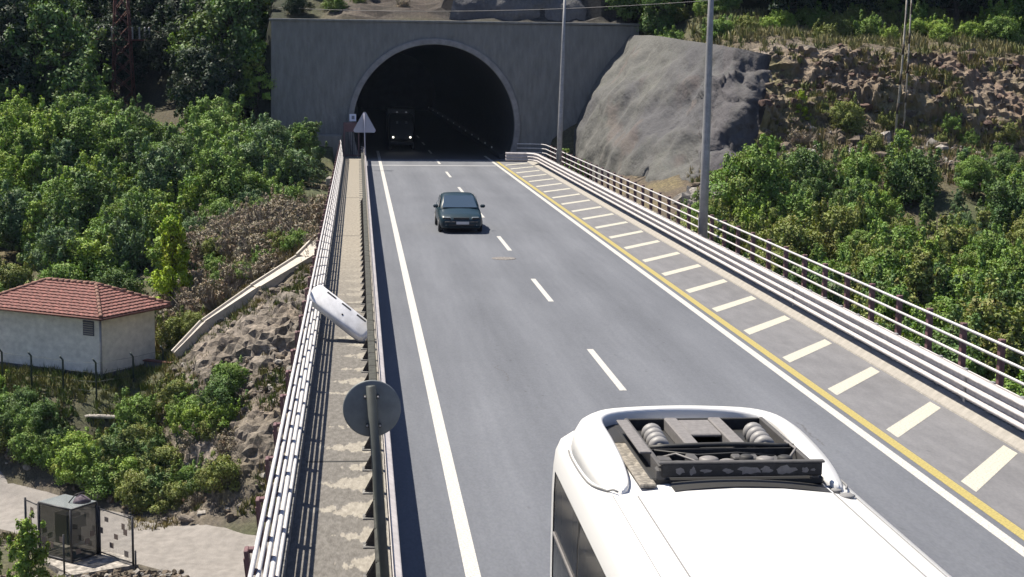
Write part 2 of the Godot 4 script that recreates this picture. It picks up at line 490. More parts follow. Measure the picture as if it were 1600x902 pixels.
func build_ground() -> void:
	var xs := axis([[-130, 8], [-50, 3], [-26, 0.9], [-12.5, 0.42], [-9.2, 0.15], [-1.0, 1.2], [13, 0.6], [23, 0.5], [44, 1.2], [64, 6], [140, 8]])
	var zs := axis([[40, 10], [-30, 3], [-50, 1.0], [-58, 0.42], [-60.8, 0.15], [-74.5, 0.5], [-78, 0.7], [-90, 0.4], [-99, 0.9], [-111.9, 0.7], [-112.6, 0.6], [-116, 1.2], [-128, 3.5], [-230, 3]])
	var nx := xs.size()
	var nz := zs.size()
	var v := PackedVector3Array(); v.resize(nx * nz)
	var c := PackedColorArray(); c.resize(nx * nz)
	for j in nz:
		for i in nx:
			var x := xs[i]
			var z := zs[j]
			var k := j * nx + i
			var under := x > -1.6 and x < 13.4 and z > -112.3
			if under and (x > 0.5 and x < 11.5):
				v[k] = Vector3(x, minf(height(x, z), -1.1), z)
				c[k] = Color(0.12, 0.1, 0.07)
				continue
			var y := height(x, z)
			var rough := clampf(dirt_distance(x, z) - 2.3, 0, 1)
			y += bump.get_noise_2d(x * 9.0, z * 9.0) * 0.35 * rough
			if under: y = minf(y, -0.5)
			v[k] = Vector3(x, y, z)
			c[k] = soil_and_shade_color(x, z)
	# push bare rock out of the slope in broken blocks
	var w := v.duplicate()
	for j in range(1, nz - 1):
		for i in range(1, nx - 1):
			var k := j * nx + i
			var r := bare_rock(v[k].x, v[k].z)
			if r > 0.02:
				var n := (v[k + nx] - v[k - nx]).cross(v[k + 1] - v[k - 1]).normalized()
				if n.y < 0: n = -n
				var p := v[k]
				var d := cells.get_noise_3d(p.x * 1.0, p.y * 1.6, p.z * 1.0) * 0.22 + cells.get_noise_3d(p.x * 3.2 + 40, p.y * 4.5, p.z * 3.2) * 0.15 + cells.get_noise_3d(p.x * 8.0, p.y * 10.0 + 9, p.z * 8.0) * 0.12 + bump.get_noise_3d(p.x * 60, p.y * 60, p.z * 60) * 0.22
				w[k] += n * (d + 0.25) * r
				var dark := cells.get_noise_3d(p.x * 1.5, p.y * 2.5, p.z * 1.5)
				c[k] = c[k].lerp(c[k] * Color(1.35, 1.3, 1.28), clampf(dark + 0.5, 0, 1) * r)
	var idx := PackedInt32Array()
	var facets := SurfaceTool.new()
	facets.begin(Mesh.PRIMITIVE_TRIANGLES)
	facets.set_smooth_group(-1)
	for j in nz - 1:
		for i in nx - 1:
			if zs[j] > -112.3 and zs[j + 1] < -112.2 and xs[i] > -5.7 and xs[i + 1] < 19.4:
				continue
			var a := j * nx + i
			if bare_rock(w[a].x, w[a].z) > 0.25:
				for t in ([[a, a + 1, a + nx], [a + 1, a + nx + 1, a + nx]] if (i + j) % 2 == 0 else [[a, a + 1, a + nx + 1], [a, a + nx + 1, a + nx]]):
					var shade := 1.0 + 0.28 * cells.get_noise_3d(w[t[0]].x * 5.0, w[t[0]].y * 6.0, w[t[0]].z * 5.0 + t[1] % 3)
					for q in [0, 2, 1]:
						var k: int = t[q]
						facets.set_color(Color(c[k].r * shade, c[k].g * shade, c[k].b * shade))
						facets.add_vertex(w[k])
				continue
			idx.append_array(PackedInt32Array([a, a + 1, a + nx, a + 1, a + nx + 1, a + nx]))
	facets.generate_normals()
	var arr := []
	arr.resize(Mesh.ARRAY_MAX)
	arr[Mesh.ARRAY_VERTEX] = w
	arr[Mesh.ARRAY_COLOR] = c
	arr[Mesh.ARRAY_INDEX] = idx
	var st := SurfaceTool.new()
	st.create_from_arrays(arr)
	st.generate_normals()
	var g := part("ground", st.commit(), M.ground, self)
	g.set_meta("kind", "structure")
	part("rock_outcrop", facets.commit(), M.ground, g)

# a steep face between two edges, pushed in and out by noise
func face_patch(low: Array, top: Array, nu: int, nv: int, bulge: float, rough: Callable, tint: Callable, flat := false) -> ArrayMesh:
	var cl := Curve3D.new()
	var ct := Curve3D.new()
	for p in low: cl.add_point(Vector3(p[0], p[1], p[2]))
	for p in top: ct.add_point(Vector3(p[0], p[1], p[2]))
	var v := PackedVector3Array()
	var c := PackedColorArray()
	var idx := PackedInt32Array()
	var ll := cl.get_baked_length()
	var lt := ct.get_baked_length()
	for j in nv + 1:
		var t := float(j) / nv
		for i in nu + 1:
			var u := float(i) / nu
			var a := cl.sample_baked(u * ll)
			var b := ct.sample_baked(u * lt)
			var p := a.lerp(b, t)
			var du := (cl.sample_baked(minf(u + 0.02, 1) * ll) - cl.sample_baked(maxf(u - 0.02, 0) * ll)).normalized()
			var n := du.cross(b - a).normalized()
			if n.z < 0 and n.x > -0.4: n = -n
			p += n * (bulge * (1.0 - smoothstep(0.55, 0.95, u)) * sin(PI * pow(t, 0.8)) + rough.call(u, t, p))
			v.append(p)
			c.append(tint.call(u, t, p))
			if i < nu and j < nv:
				var k := j * (nu + 1) + i
				idx.append_array(PackedInt32Array([k, k + 1, k + nu + 1, k + 1, k + nu + 2, k + nu + 1]))
	var arr := []
	arr.resize(Mesh.ARRAY_MAX)
	arr[Mesh.ARRAY_VERTEX] = v
	arr[Mesh.ARRAY_COLOR] = c
	arr[Mesh.ARRAY_INDEX] = idx
	var st := SurfaceTool.new()
	st.create_from_arrays(arr)
	if flat:
		st.deindex()
		st.set_smooth_group(-1)
		var f := SurfaceTool.new()
		f.begin(Mesh.PRIMITIVE_TRIANGLES)
		f.set_smooth_group(-1)
		for k in idx:
			f.set_color(c[k])
			f.add_vertex(v[k])
		f.generate_normals()
		return f.commit()
	st.generate_normals()
	return st.commit()

func build_cut_slopes() -> void:
	var low := [[14.4, -0.9, -112.2], [15.4, -0.9, -104], [16.8, -0.9, -96], [18.4, -0.9, -89.2], [21.0, 0.0, -89.4], [23.2, 1.8, -91.2]]
	var top := [[18.9, 8.75, -112.2], [19.9, 8.6, -106], [21.2, 8.2, -101], [22.6, 7.8, -95.6], [24.0, 7.5, -95.2], [25.4, 7.3, -95.8]]
	var rough := func(u: float, t: float, p: Vector3) -> float:
		var e := clampf((u - 0.62) * 4.0, 0, 1)
		var d := bump.get_noise_3d(p.x * 4.0, p.y * 3.0, p.z * 4.0) * 1.05 + bump.get_noise_3d(p.x * 10.0, p.y * 7.0, p.z * 10.0) * 0.5
		d += cells.get_noise_3d(p.x * 1.3, p.y * 1.9, p.z * 1.3) * 0.75 * e
		return d * smoothstep(0, 0.08, u + 0.02) * (1.0 - 0.9 * smoothstep(0.8, 1.0, t)) * (1.0 - 0.6 * smoothstep(0.85, 1.0, u))
	var tint := func(u: float, t: float, p: Vector3) -> Color:
		var a := bump.get_noise_3d(p.x * 5, p.y * 2, p.z * 5)
		var c := Color(0.072, 0.072, 0.079).lerp(Color(0.104, 0.105, 0.099), clampf(0.6 + a * 1.8, 0, 1))
		c = c.lerp(Color(0.12, 0.095, 0.088), clampf(bump.get_noise_3d(p.x * 7 + 90, p.y * 7, p.z * 7) * 3.0 - 0.9, 0, 0.5))
		return c.lerp(Color(0.08, 0.075, 0.08), clampf((u - 0.7) * 4.0, 0, 1))
	var up_rough := func(u: float, t: float, p: Vector3) -> float:
		return bump.get_noise_3d(p.x * 7.0, p.y * 7.0, p.z * 7.0) * 0.5 + bump.get_noise_3d(p.x * 20.0, p.y * 20.0, p.z * 20.0) * 0.15
	var up_tint := func(_u: float, _t: float, p: Vector3) -> Color:
		return Color(0.085, 0.085, 0.095).lerp(Color(0.125, 0.125, 0.13), clampf(0.5 + bump.get_noise_3d(p.x * 6, p.y * 6, p.z * 6) * 2.0, 0, 1))
	single("upper_retaining_face", face_patch([[6.2, 9.0, -113.5], [12, 9.0, -113.6], [19.8, 9.0, -113.4]], [[7.0, 12.4, -114.2], [12, 12.7, -114.3], [19.6, 12.5, -114.3]], 90, 24, 0.25, up_rough, up_tint), M.shot, "dark grey sprayed-concrete face rising above the right half of the portal wall", "retaining slope")
	single("shotcrete_slope", face_patch(low, top, 150, 60, 0.75, rough, tint), M.shot, "grey sprayed-concrete slope bulging beside the right end of the portal wall", "retaining slope")
	var low2 := [[22.8, 1.8, -91.0], [28, 2.0, -91.8], [32, 2.6, -92.2], [36, 2.3, -91.8], [41, 1.8, -91.3], [48, 1.6, -91], [58, 1.6, -92]]
	var top2 := [[24.8, 7.35, -95.9], [29, 7.6, -95.6], [33, 7.45, -96.1], [37, 7.3, -96.6], [41, 7.2, -96.6], [48, 7.2, -97], [58, 7.3, -97]]
	var rough2 := func(_u: float, t: float, p: Vector3) -> float:
		var d := cells.get_noise_3d(p.x * 0.9 + p.y * 0.4, p.y * 1.6, p.z * 0.9) * 0.5 + cells.get_noise_3d(p.x * 2.2 + 30, p.y * 3.2, p.z * 2.2) * 0.34 + cells.get_noise_3d(p.x * 5.5, p.y * 7.0, p.z * 5.5) * 0.2 + bump.get_noise_3d(p.x * 14, p.y * 14, p.z * 14) * 0.4 + bump.get_noise_3d(p.x * 50, p.y * 50, p.z * 50) * 0.22
		return (d + 0.5) * (0.35 + 0.65 * smoothstep(0.0, 0.4, t))
	var tint2 := func(_u: float, t: float, p: Vector3) -> Color:
		var a := cells.get_noise_3d(p.x * 1.2, p.y * 2.2, p.z * 1.2)
		var c := Color(0.165, 0.125, 0.09).lerp(Color(0.25, 0.20, 0.15), clampf(0.6 + a * 1.1, 0, 1))
		c = c.lerp(Color(0.14, 0.068, 0.052), clampf(bump.get_noise_3d(p.x * 4, p.y * 4, p.z * 4) * 2.5 - 0.3, 0, 0.6))
		c = c.lerp(Color(0.115, 0.11, 0.04), clampf(bump.get_noise_3d(p.x * 5 + 20, p.y * 5, p.z * 5) * 3.0 - 0.15, 0, 0.7))
		return c.lerp(Color(0.16, 0.13, 0.065), clampf(0.75 - t * 1.5, 0, 0.7))
	face_mesh = face_patch(low2, top2, 260, 44, 0.3, rough2, tint2, true)
	single("rock_face", face_mesh, M.shot, "broken brown and grey rock face right of the grey sprayed-concrete slope", "rock face")

# ------------------------------------------------------------------ foliage
func leafy(seed_: int, lobes: Array, count: int, size: float, tone_spread := 0.35, up := 0.35) -> ArrayMesh:
	# lobes: [centre, radius (Vector3)]
	var r := RandomNumberGenerator.new()
	r.seed = seed_
	var v := PackedVector3Array(); v.resize(count * 4)
	var n := PackedVector3Array(); n.resize(count * 4)
	var c := PackedColorArray(); c.resize(count * 4)
	var idx := PackedInt32Array(); idx.resize(count * 6)
	var total := 0.0
	var weight := []
	for l in lobes:
		total += l[1].x * l[1].y
		weight.append(total)
	var lobe_tone := []
	for l in lobes: lobe_tone.append(Vector2(r.randf_range(0.72, 1.3), r.randf_range(0.85, 1.3)))
	for k in count:
		var pick := r.randf() * total
		var q := 0
		while weight[q] < pick: q += 1
		var d := Vector3(r.randfn(), r.randfn(), r.randfn()).normalized()
		if d.y < -0.5: d.y = -d.y
		var rad := lerpf(0.35, 1.02, sqrt(r.randf())) + (0.45 * r.randf() if r.randf() < 0.22 else 0.0)
		var p: Vector3 = lobes[q][0] + d * lobes[q][1] * rad
		var lt: Vector2 = lobe_tone[q]
		var nn := (d * 0.8 + Vector3(r.randfn(), r.randfn(), r.randfn()) * 0.55 + Vector3(0, up, 0)).normalized()
		var a := nn.cross(Vector3(r.randfn(), r.randfn(), r.randfn())).normalized()
		a = (a - Vector3(0, 0.35, 0)).normalized()
		var b := nn.cross(a).normalized()
		nn = a.cross(b).normalized()
		if nn.dot(d) < 0: nn = -nn
		var s := size * r.randf_range(0.65, 1.35)
		var tone := (1.0 + tone_spread * r.randfn() * 0.5) * lt.x
		var col := Color(clampf(tone * lt.y * r.randf_range(0.85, 1.2), 0.3, 2.2), clampf(tone, 0.35, 2.0), clampf(tone * r.randf_range(0.8, 1.2), 0.3, 2.0))
		var sn := (nn * 0.7 + d * 0.3).normalized()
		var o := k * 4
		v[o] = p - a * s * 0.5; v[o + 1] = p + b * s * 0.34 + nn * s * 0.1
		v[o + 2] = p + a * s * 0.55; v[o + 3] = p - b * s * 0.34 + nn * s * 0.1
		for e in 4:
			n[o + e] = sn
			c[o + e] = col
		var w := k * 6
		idx[w] = o; idx[w + 1] = o + 1; idx[w + 2] = o + 2
		idx[w + 3] = o; idx[w + 4] = o + 2; idx[w + 5] = o + 3
	var arr := []
	arr.resize(Mesh.ARRAY_MAX)
	arr[Mesh.ARRAY_VERTEX] = v
	arr[Mesh.ARRAY_NORMAL] = n
	arr[Mesh.ARRAY_COLOR] = c
	arr[Mesh.ARRAY_INDEX] = idx
	var m := ArrayMesh.new()
	m.add_surface_from_arrays(Mesh.PRIMITIVE_TRIANGLES, arr)
	return m

# lobes filling a crown from y0 to y1 with radius rr; shape 0 round, 1 upright, 2 spreading bush
func crown_lobes(seed_: int, y0: float, y1: float, rr: float, count: int, shape := 0) -> Array:
	var r := RandomNumberGenerator.new()
	r.seed = seed_
	var out := []
	for k in count:
		var t := pow((k + 0.5) / count, 0.9)
		var y := lerpf(y0, y1, t)
		var prof := sin(PI * clampf(t * 0.82 + 0.14, 0, 1))
		if shape == 1: prof = pow(1.0 - t, 0.6) * 0.9 + 0.12
		if shape == 2: prof = sqrt(maxf(0.05, 1.0 - t * t))
		var a := k * 2.399 + r.randf() * 0.8
		var dist := rr * prof * r.randf_range(0.3, 0.95)
		var s := rr * r.randf_range(0.17, 0.40) * (0.75 + 0.35 * prof)
		out.append([Vector3(cos(a) * dist, y, sin(a) * dist), Vector3(s * r.randf_range(0.8, 1.25), s * r.randf_range(0.55, 0.95), s * r.randf_range(0.8, 1.25))])
		# a shoot that breaks the outline
		if r.randf() < 0.55:
			var up := Vector3(cos(a) * r.randf_range(0.1, 0.9), r.randf_range(0.35, 1.1), sin(a) * r.randf_range(0.1, 0.9)) * rr * 0.3
			out.append([Vector3(cos(a) * (dist + s * 0.5), y + s * 0.4, sin(a) * (dist + s * 0.5)) + up, Vector3(rr * 0.09, rr * r.randf_range(0.14, 0.26), rr * 0.09)])
	return out

func stem_mesh(seed_: int, hgt: float, lobes: Array, r0: float, lean := 0.2) -> ArrayMesh:
	var r := RandomNumberGenerator.new()
	r.seed = seed_
	var st := mb(true)
	var top := Vector3(r.randf_range(-lean, lean), hgt * 0.85, r.randf_range(-lean, lean))
	var mid := top * 0.5 + Vector3(r.randf_range(-lean, lean) * 0.5, 0, r.randf_range(-lean, lean) * 0.5)
	tube(st, [Vector3(0, -0.4, 0), mid * 0.5, mid, top], [r0 * 1.25, r0, r0 * 0.75, r0 * 0.25], 7)
	for l in lobes:
		var e: Vector3 = l[0]
		if r.randf() < 0.75:
			var s := mid.lerp(top, clampf((e.y / hgt - 0.35), 0.0, 0.8))
			if e.y < s.y: s = mid * clampf(e.y / maxf(mid.y, 0.1) * 0.7, 0.2, 1)
			tube(st, [s, s.lerp(e, 0.55) + Vector3(0, -0.12, 0), e], [r0 * 0.42, r0 * 0.28, r0 * 0.1], 5)
	return done(st)

var proto := {}

func make_plants() -> void:
	# kind: [y0, y1, radius, lobes, leaves, leaf size, shape, trunk radius, variants]
	var kinds := {
		"tree": [0.7, 4.5, 2.2, 38, 15000, 0.145, 0, 0.11, 4],
		"slim": [0.5, 4.7, 1.35, 28, 9000, 0.135, 1, 0.08, 3],
		"forest": [1.2, 8.0, 3.1, 44, 16000, 0.22, 0, 0.19, 4],
		"bush": [0.2, 1.75, 1.45, 28, 10500, 0.098, 2, 0.05, 4],
	}
	for k in kinds:
		var q: Array = kinds[k]
		proto[k] = []
		for i in q[8]:
			var sd: int = hash(k) % 1000 + i * 17
			var lb := crown_lobes(sd, q[0], q[1], q[2], q[3], q[6])
			proto[k].append([leafy(sd + 3, lb, q[4], q[5]), stem_mesh(sd + 5, q[1], lb, q[7])])
	# dry thorny scrub: thin bare twigs with a few brown leaves
	proto["scrub"] = []
	for i in 3:
		var lb := crown_lobes(700 + i, 0.2, 1.1, 1.0, 12, 2)
		var st := mb()
		var r := RandomNumberGenerator.new()
		r.seed = 900 + i
		for k in 150:
			var a := r.randf() * TAU
			var o := Vector3(cos(a), 0, sin(a)) * r.randf() * 0.5
			var e := o + Vector3(cos(a) * r.randf_range(0.2, 0.9), r.randf_range(0.5, 1.4), sin(a) * r.randf_range(0.2, 0.9))
			var bend := o.lerp(e, 0.5) + Vector3(r.randfn(), r.randfn(), r.randfn()) * 0.12
			tube(st, [o, bend, e + Vector3(0, -0.15, 0)], [0.022, 0.015, 0.006], 3, false)
		proto["scrub"].append([leafy(720 + i, lb, 1900, 0.085, 0.5), done(st)])

func plant(kind: String, variant: int, x: float, z: float, scale_: float, tone: String, called: String, label: String, category: String, group: String, tall := 1.0, sink := 0.1) -> Node3D:
	var t := thing(called, label, category, Vector3(x, height(x, z) - sink, z), group, rng.randf() * TAU)
	t.scale = Vector3(scale_, scale_ * tall, scale_)
	var p: Array = proto[kind][variant % proto[kind].size()]
	part("foliage" if kind in ["bush", "scrub"] else "crown", p[0], M[tone], t)
	part("stem" if kind in ["bush", "scrub"] else "trunk", p[1], M.twig if kind == "scrub" else M.bark, t)
	return t

func scatter(called: String, mesh: Mesh, m: Material, xf: Array, cols: Array = []) -> void:
	var mm := MultiMesh.new()
	mm.transform_format = MultiMesh.TRANSFORM_3D
	mm.use_colors = cols.size() > 0
	mm.mesh = mesh
	mm.instance_count = xf.size()
	for i in xf.size():
		mm.set_instance_transform(i, xf[i])
		if cols.size() > 0: mm.set_instance_color(i, cols[i])
	var o := MultiMeshInstance3D.new()
	o.name = numbered(called)
	o.multimesh = mm
	o.material_override = m
	add_child(o)
	o.set_meta("kind", "stuff")

func grass_tuft(seed_: int, blades: int, tall: float, spread: float) -> ArrayMesh:
	var r := RandomNumberGenerator.new()
	r.seed = seed_
	var st := mb()
	for k in blades:
		var a := r.randf() * TAU
		var o := Vector3(cos(a), 0, sin(a)) * r.randf() * spread
		var d := Vector3(r.randfn(), 0, r.randfn()) * 0.22 * tall
		var h := tall * r.randf_range(0.5, 1.1)
		var s := Vector3(-sin(a), 0, cos(a)) * 0.03
		var shade := r.randf_range(0.7, 1.25)
		st.set_color(Color(shade, shade, shade * 0.95))
		var e1 := o + d * 0.4 + Vector3(0, h * 0.6, 0)
		var e2 := o + d + Vector3(0, h, 0)
		quad(st, o - s, o + s, e1 + s * 0.8, e1 - s * 0.8)
		tri(st, e1 - s * 0.8, e1 + s * 0.8, e2)
	return done(st)

func rock_mesh(seed_: int) -> ArrayMesh:
	var r := RandomNumberGenerator.new()
	r.seed = seed_
	var st := mb()
	# a cube cut into 3x3 per face, pushed into an angular lump
	var pt := func(p: Vector3) -> Vector3:
		var q := p.normalized().lerp(p * 0.85, 0.55)
		var k := Vector3i((p * 2.0).round())
		var rr := RandomNumberGenerator.new()
		rr.seed = hash(k) + seed_ * 7919
		return (q + Vector3(rr.randf_range(-1, 1), rr.randf_range(-1, 1), rr.randf_range(-1, 1)) * 0.24) * Vector3(0.55, 0.4, 0.5)
	for ax in 3:
		for s in [-1.0, 1.0]:
			for i in 2:
				for j in 2:
					var q := []
					for e in [[0, 0], [1, 0], [1, 1], [0, 1]]:
						var p := Vector3.ZERO
						p[ax] = s
						p[(ax + 1) % 3] = (i + e[0]) - 1.0
						p[(ax + 2) % 3] = (j + e[1]) - 1.0
						q.append(pt.call(p))
					if s < 0: q.reverse()
					quad(st, q[0], q[1], q[2], q[3])
	return done(st)

# ------------------------------------------------------------------ road and bridge
func road_texture() -> ImageTexture:
	# 12 m across by 124 m along: aggregate, worn wheel tracks, patches and hairline cracks
	var w := 512
	var h := 2048
	var data := PackedByteArray()
	data.resize(w * h * 3)
	var r := RandomNumberGenerator.new()
	r.seed = 41
	var n := FastNoiseLite.new()
	n.seed = 8; n.frequency = 0.012; n.fractal_octaves = 4
	var n2 := FastNoiseLite.new()
	n2.seed = 18; n2.frequency = 0.05; n2.fractal_octaves = 2
	var prof := PackedFloat32Array()
	for i in w:
		var x := i / 512.0 * 12.0
		var a := 0.0
		for t in [2.45, 4.35, 6.3, 8.2]:
			a += exp(-pow((x - t) / 0.42, 2.0)) * 0.018
		for t in [3.4, 7.25]:
			a -= exp(-pow((x - t) / 0.35, 2.0)) * 0.012
		prof.append(a)
	for j in h:
		var streak := n.get_noise_2d(900, j * 0.35) * 0.02
		for i in w:
			var x := i / 512.0 * 12.0
			var v := 0.33 + prof[i] * 1.0 + streak + n.get_noise_2d(i * 0.9, j * 0.5) * 0.022 + n2.get_noise_2d(i * 2.0, j * 0.25) * 0.012 + (r.randf() - 0.5) * 0.035
			var warm := 0.0
			if x > 9.6:
				v += 0.045 + n2.get_noise_2d(i, j * 0.8) * 0.025
				warm = 0.03
			var o := (j * w + i) * 3
			data[o] = int(clampf(v + warm * 0.4 - 0.012, 0, 1) * 255)
			data[o + 1] = int(clampf(v, 0, 1) * 255)
			data[o + 2] = int(clampf(v + 0.030 - warm * 0.5, 0, 1) * 255)
	var im := Image.create_from_data(w, h, false, Image.FORMAT_RGB8, data)
	for k in 260:   # oil drips and tyre specks
		var dx := int(r.randf_range(100, 440) if r.randf() < 0.3 else (145.0 if r.randf() < 0.5 else 310.0) + r.randfn() * 14.0)
		var dy := r.randi() % (h - 4)
		if dx < 2 or dx > w - 4: continue
		var sh := r.randf_range(0.80, 0.95)
		for e in [Vector2i(0, 0), Vector2i(1, 0), Vector2i(0, 1)]:
			im.set_pixelv(Vector2i(dx, dy) + e, im.get_pixelv(Vector2i(dx, dy) + e) * Color(sh, sh, sh))
	for k in 14:   # hairline cracks and tar spots
		var x := r.randf_range(60, 400)
		var y := r.randf_range(100, 1900)
		for s in r.randi_range(8, 60):
			x += r.randfn() * 0.8
			y += r.randf_range(0.2, 1.4)
			if x > 1 and x < w - 2 and y < h - 1:
				im.set_pixel(int(x), int(y), Color(0.27, 0.27, 0.285))
	return ImageTexture.create_from_image(im)

func walk_texture() -> ImageTexture:
	# 1.6 m across by 110 m along: grey slab with pale mortar runs beside every guardrail post
	var w := 128
	var h := 2048
	var im := Image.create(w, h, false, Image.FORMAT_RGB8)
	var n := FastNoiseLite.new()
	n.seed = 77; n.frequency = 0.05; n.fractal_octaves = 4
	var r := RandomNumberGenerator.new()
	r.seed = 5
	var reach := []
	for k in 90:
		reach.append([r.randf_range(0.42, 0.95), r.randf_range(0.3, 0.62), r.randf_range(-0.18, 0.18)])
	for j in h:
		var z := -j / 2048.0 * 110.0 - 2.0
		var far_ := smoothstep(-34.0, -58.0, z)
		for i in w:
			var x := -1.15 + i / 128.0 * 1.6
			var q := (-z - 14.1) / 1.37
			var k := int(floor(q))
			var pale := 0.0
			for e in [k, k + 1]:
				if e < 0 or e >= 90: continue
				var f: Array = reach[e]
				var dz: float = absf(q - e - 0.25 - f[2]) * 1.37
				var dx: float = (0.28 - x) / f[0]
				var wob := n.get_noise_2d(i * 1.6, j * 1.6) * 0.9
				if dz < f[1] * (1.0 - dx * 0.9) + wob * 0.25 and dx < 1.0 + wob: pale = 1.0 - 0.75 * far_
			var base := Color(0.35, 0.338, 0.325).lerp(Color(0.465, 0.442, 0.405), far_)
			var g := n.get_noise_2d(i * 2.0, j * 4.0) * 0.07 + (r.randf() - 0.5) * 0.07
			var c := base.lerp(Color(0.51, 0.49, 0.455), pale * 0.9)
			im.set_pixel(i, j, Color(c.r + g, c.g + g, c.b + g))
	return ImageTexture.create_from_image(im)

func build_road() -> void:
	var road := setting("road")
	var am := mat(Color.WHITE, 0.88)
	am.albedo_texture = road_texture()
	am.uv1_scale = Vector3(1.0 / 12.0, -1.0 / 124.0, 1)
	am.uv1_offset = Vector3(0, 0, 0)
	M.asphalt = am
	part("asphalt", sheet([Vector2(0.4, 11), Vector2(0.4, -111.9), Vector2(11.62, -111.9), Vector2(11.62, 11)], 0.0), am, road)
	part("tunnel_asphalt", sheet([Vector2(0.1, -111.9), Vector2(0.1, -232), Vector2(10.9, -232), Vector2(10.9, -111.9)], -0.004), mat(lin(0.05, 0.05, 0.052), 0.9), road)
	part("edge_line", sheet([Vector2(1.385, 11), Vector2(1.385, -122), Vector2(1.585, -122), Vector2(1.585, 11)], 0.004), M.white_paint, road)
	part("edge_line", sheet([Vector2(9.07, 11), Vector2(9.07, -116), Vector2(9.26, -116), Vector2(9.26, 11)], 0.004), M.white_paint, road)
	part("yellow_line", sheet([Vector2(9.39, 11), Vector2(9.39, -110), Vector2(9.59, -110), Vector2(9.59, 11)], 0.004), M.yellow_paint, road)
	for k in range(-2, 10):
		var z := -36.65 - 12.4 * k
		part("lane_dash", sheet([Vector2(5.34, z), Vector2(5.49, z), Vector2(5.49, z + 4.8), Vector2(5.34, z + 4.8)], 0.004), M.white_paint, road)
	for k in range(-6, 23):
		var z := -23.72 - 3.7 * k
		if z < -106: continue
		var dz := rng.randf_range(-0.08, 0.08)
		part("hatch_stripe", sheet([Vector2(9.71, z + dz), Vector2(9.71, z - 0.66 + dz), Vector2(11.42, z - 3.06 + dz), Vector2(11.42, z - 2.45 + dz)], 0.004), M.cream_paint, road)
	for z in [-104.4, -109.6]:
		part("expansion_joint", sheet([Vector2(0.42, z), Vector2(0.42, z - 0.55), Vector2(9.0, z - 0.55), Vector2(9.0, z)], 0.002), mat(lin(0.26, 0.26, 0.27), 0.9), road)
	# deck
	var deck := setting("bridge_deck")
	part("deck_slab", box_mesh(Vector3(14.3, 0.8, 124), 0.03, Vector3(5.95, -0.45, -50)), M.deck, deck)
	var walk := setting("walkway")
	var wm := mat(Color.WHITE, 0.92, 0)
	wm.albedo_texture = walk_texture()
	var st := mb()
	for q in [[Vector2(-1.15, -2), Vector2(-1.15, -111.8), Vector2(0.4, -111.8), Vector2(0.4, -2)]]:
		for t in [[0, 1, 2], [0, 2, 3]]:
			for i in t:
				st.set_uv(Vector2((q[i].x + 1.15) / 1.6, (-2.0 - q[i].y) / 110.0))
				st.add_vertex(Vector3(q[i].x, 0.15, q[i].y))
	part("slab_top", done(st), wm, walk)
	part("slab", box_mesh(Vector3(1.6, 0.19, 122), 0.0, Vector3(-0.37, 0.051, -50.8)), M.deck, walk)
	for z in [-25.6, -42.9, -60.1, -77.4]:
		part("slab_joint", box_mesh(Vector3(1.1, 0.006, 0.07), 0.0, Vector3(-0.3, 0.152, z)), M.dark_slot, walk)
	st = mb()
	bx(st, Vector3(-1.0, 0.2, -50), Vector3(0.16, 0.13, 123), 0.015)
	part("plinth", done(st), M.plinth, walk)
	# right-hand kerb with its bevelled face
	var kerb := setting("kerb")
	st = mb()
	sweep(st, [Vector2(-0.55, -0.05), Vector2(-0.52, 0.03), Vector2(-0.34, 0.17), Vector2(-0.28, 0.19), Vector2(1.0, 0.19), Vector2(1.0, -0.6)], [Vector3(12.05, 0, 11), Vector3(12.05, 0, -111.8)], -0.05)
	part("kerb_stone", done(st), M.kerb, kerb)
	st = mb(true)
	lathe(st, [Vector2(0.0, 0.0), Vector2(0.42, 0.0), Vector2(0.42, 0.006), Vector2(0.36, 0.009), Vector2(0.34, 0.005), Vector2(0.0, 0.005)], 28)
	single("manhole_cover", done(st), mat(lin(0.26, 0.24, 0.23), 0.8, 0, T.strong, 2.0), "round pale manhole cover set in the asphalt beside the lane dashes", "manhole cover", Vector3(4.98, 0.003, -54.3))

func w_beam(ridges: int) -> Array:
	# section facing +x: ridge, valley, ridge ...
	var out := []
	var y := 0.0
	for k in ridges:
		out.append_array([Vector2(0.0, y), Vector2(0.0, y + 0.02), Vector2(0.085, y + 0.06), Vector2(0.095, y + 0.075), Vector2(0.092, y + 0.092), Vector2(0.08, y + 0.102), Vector2(0.0, y + 0.14)])
		y += 0.2
	out.append(Vector2(0.0, y - 0.03))
	return out

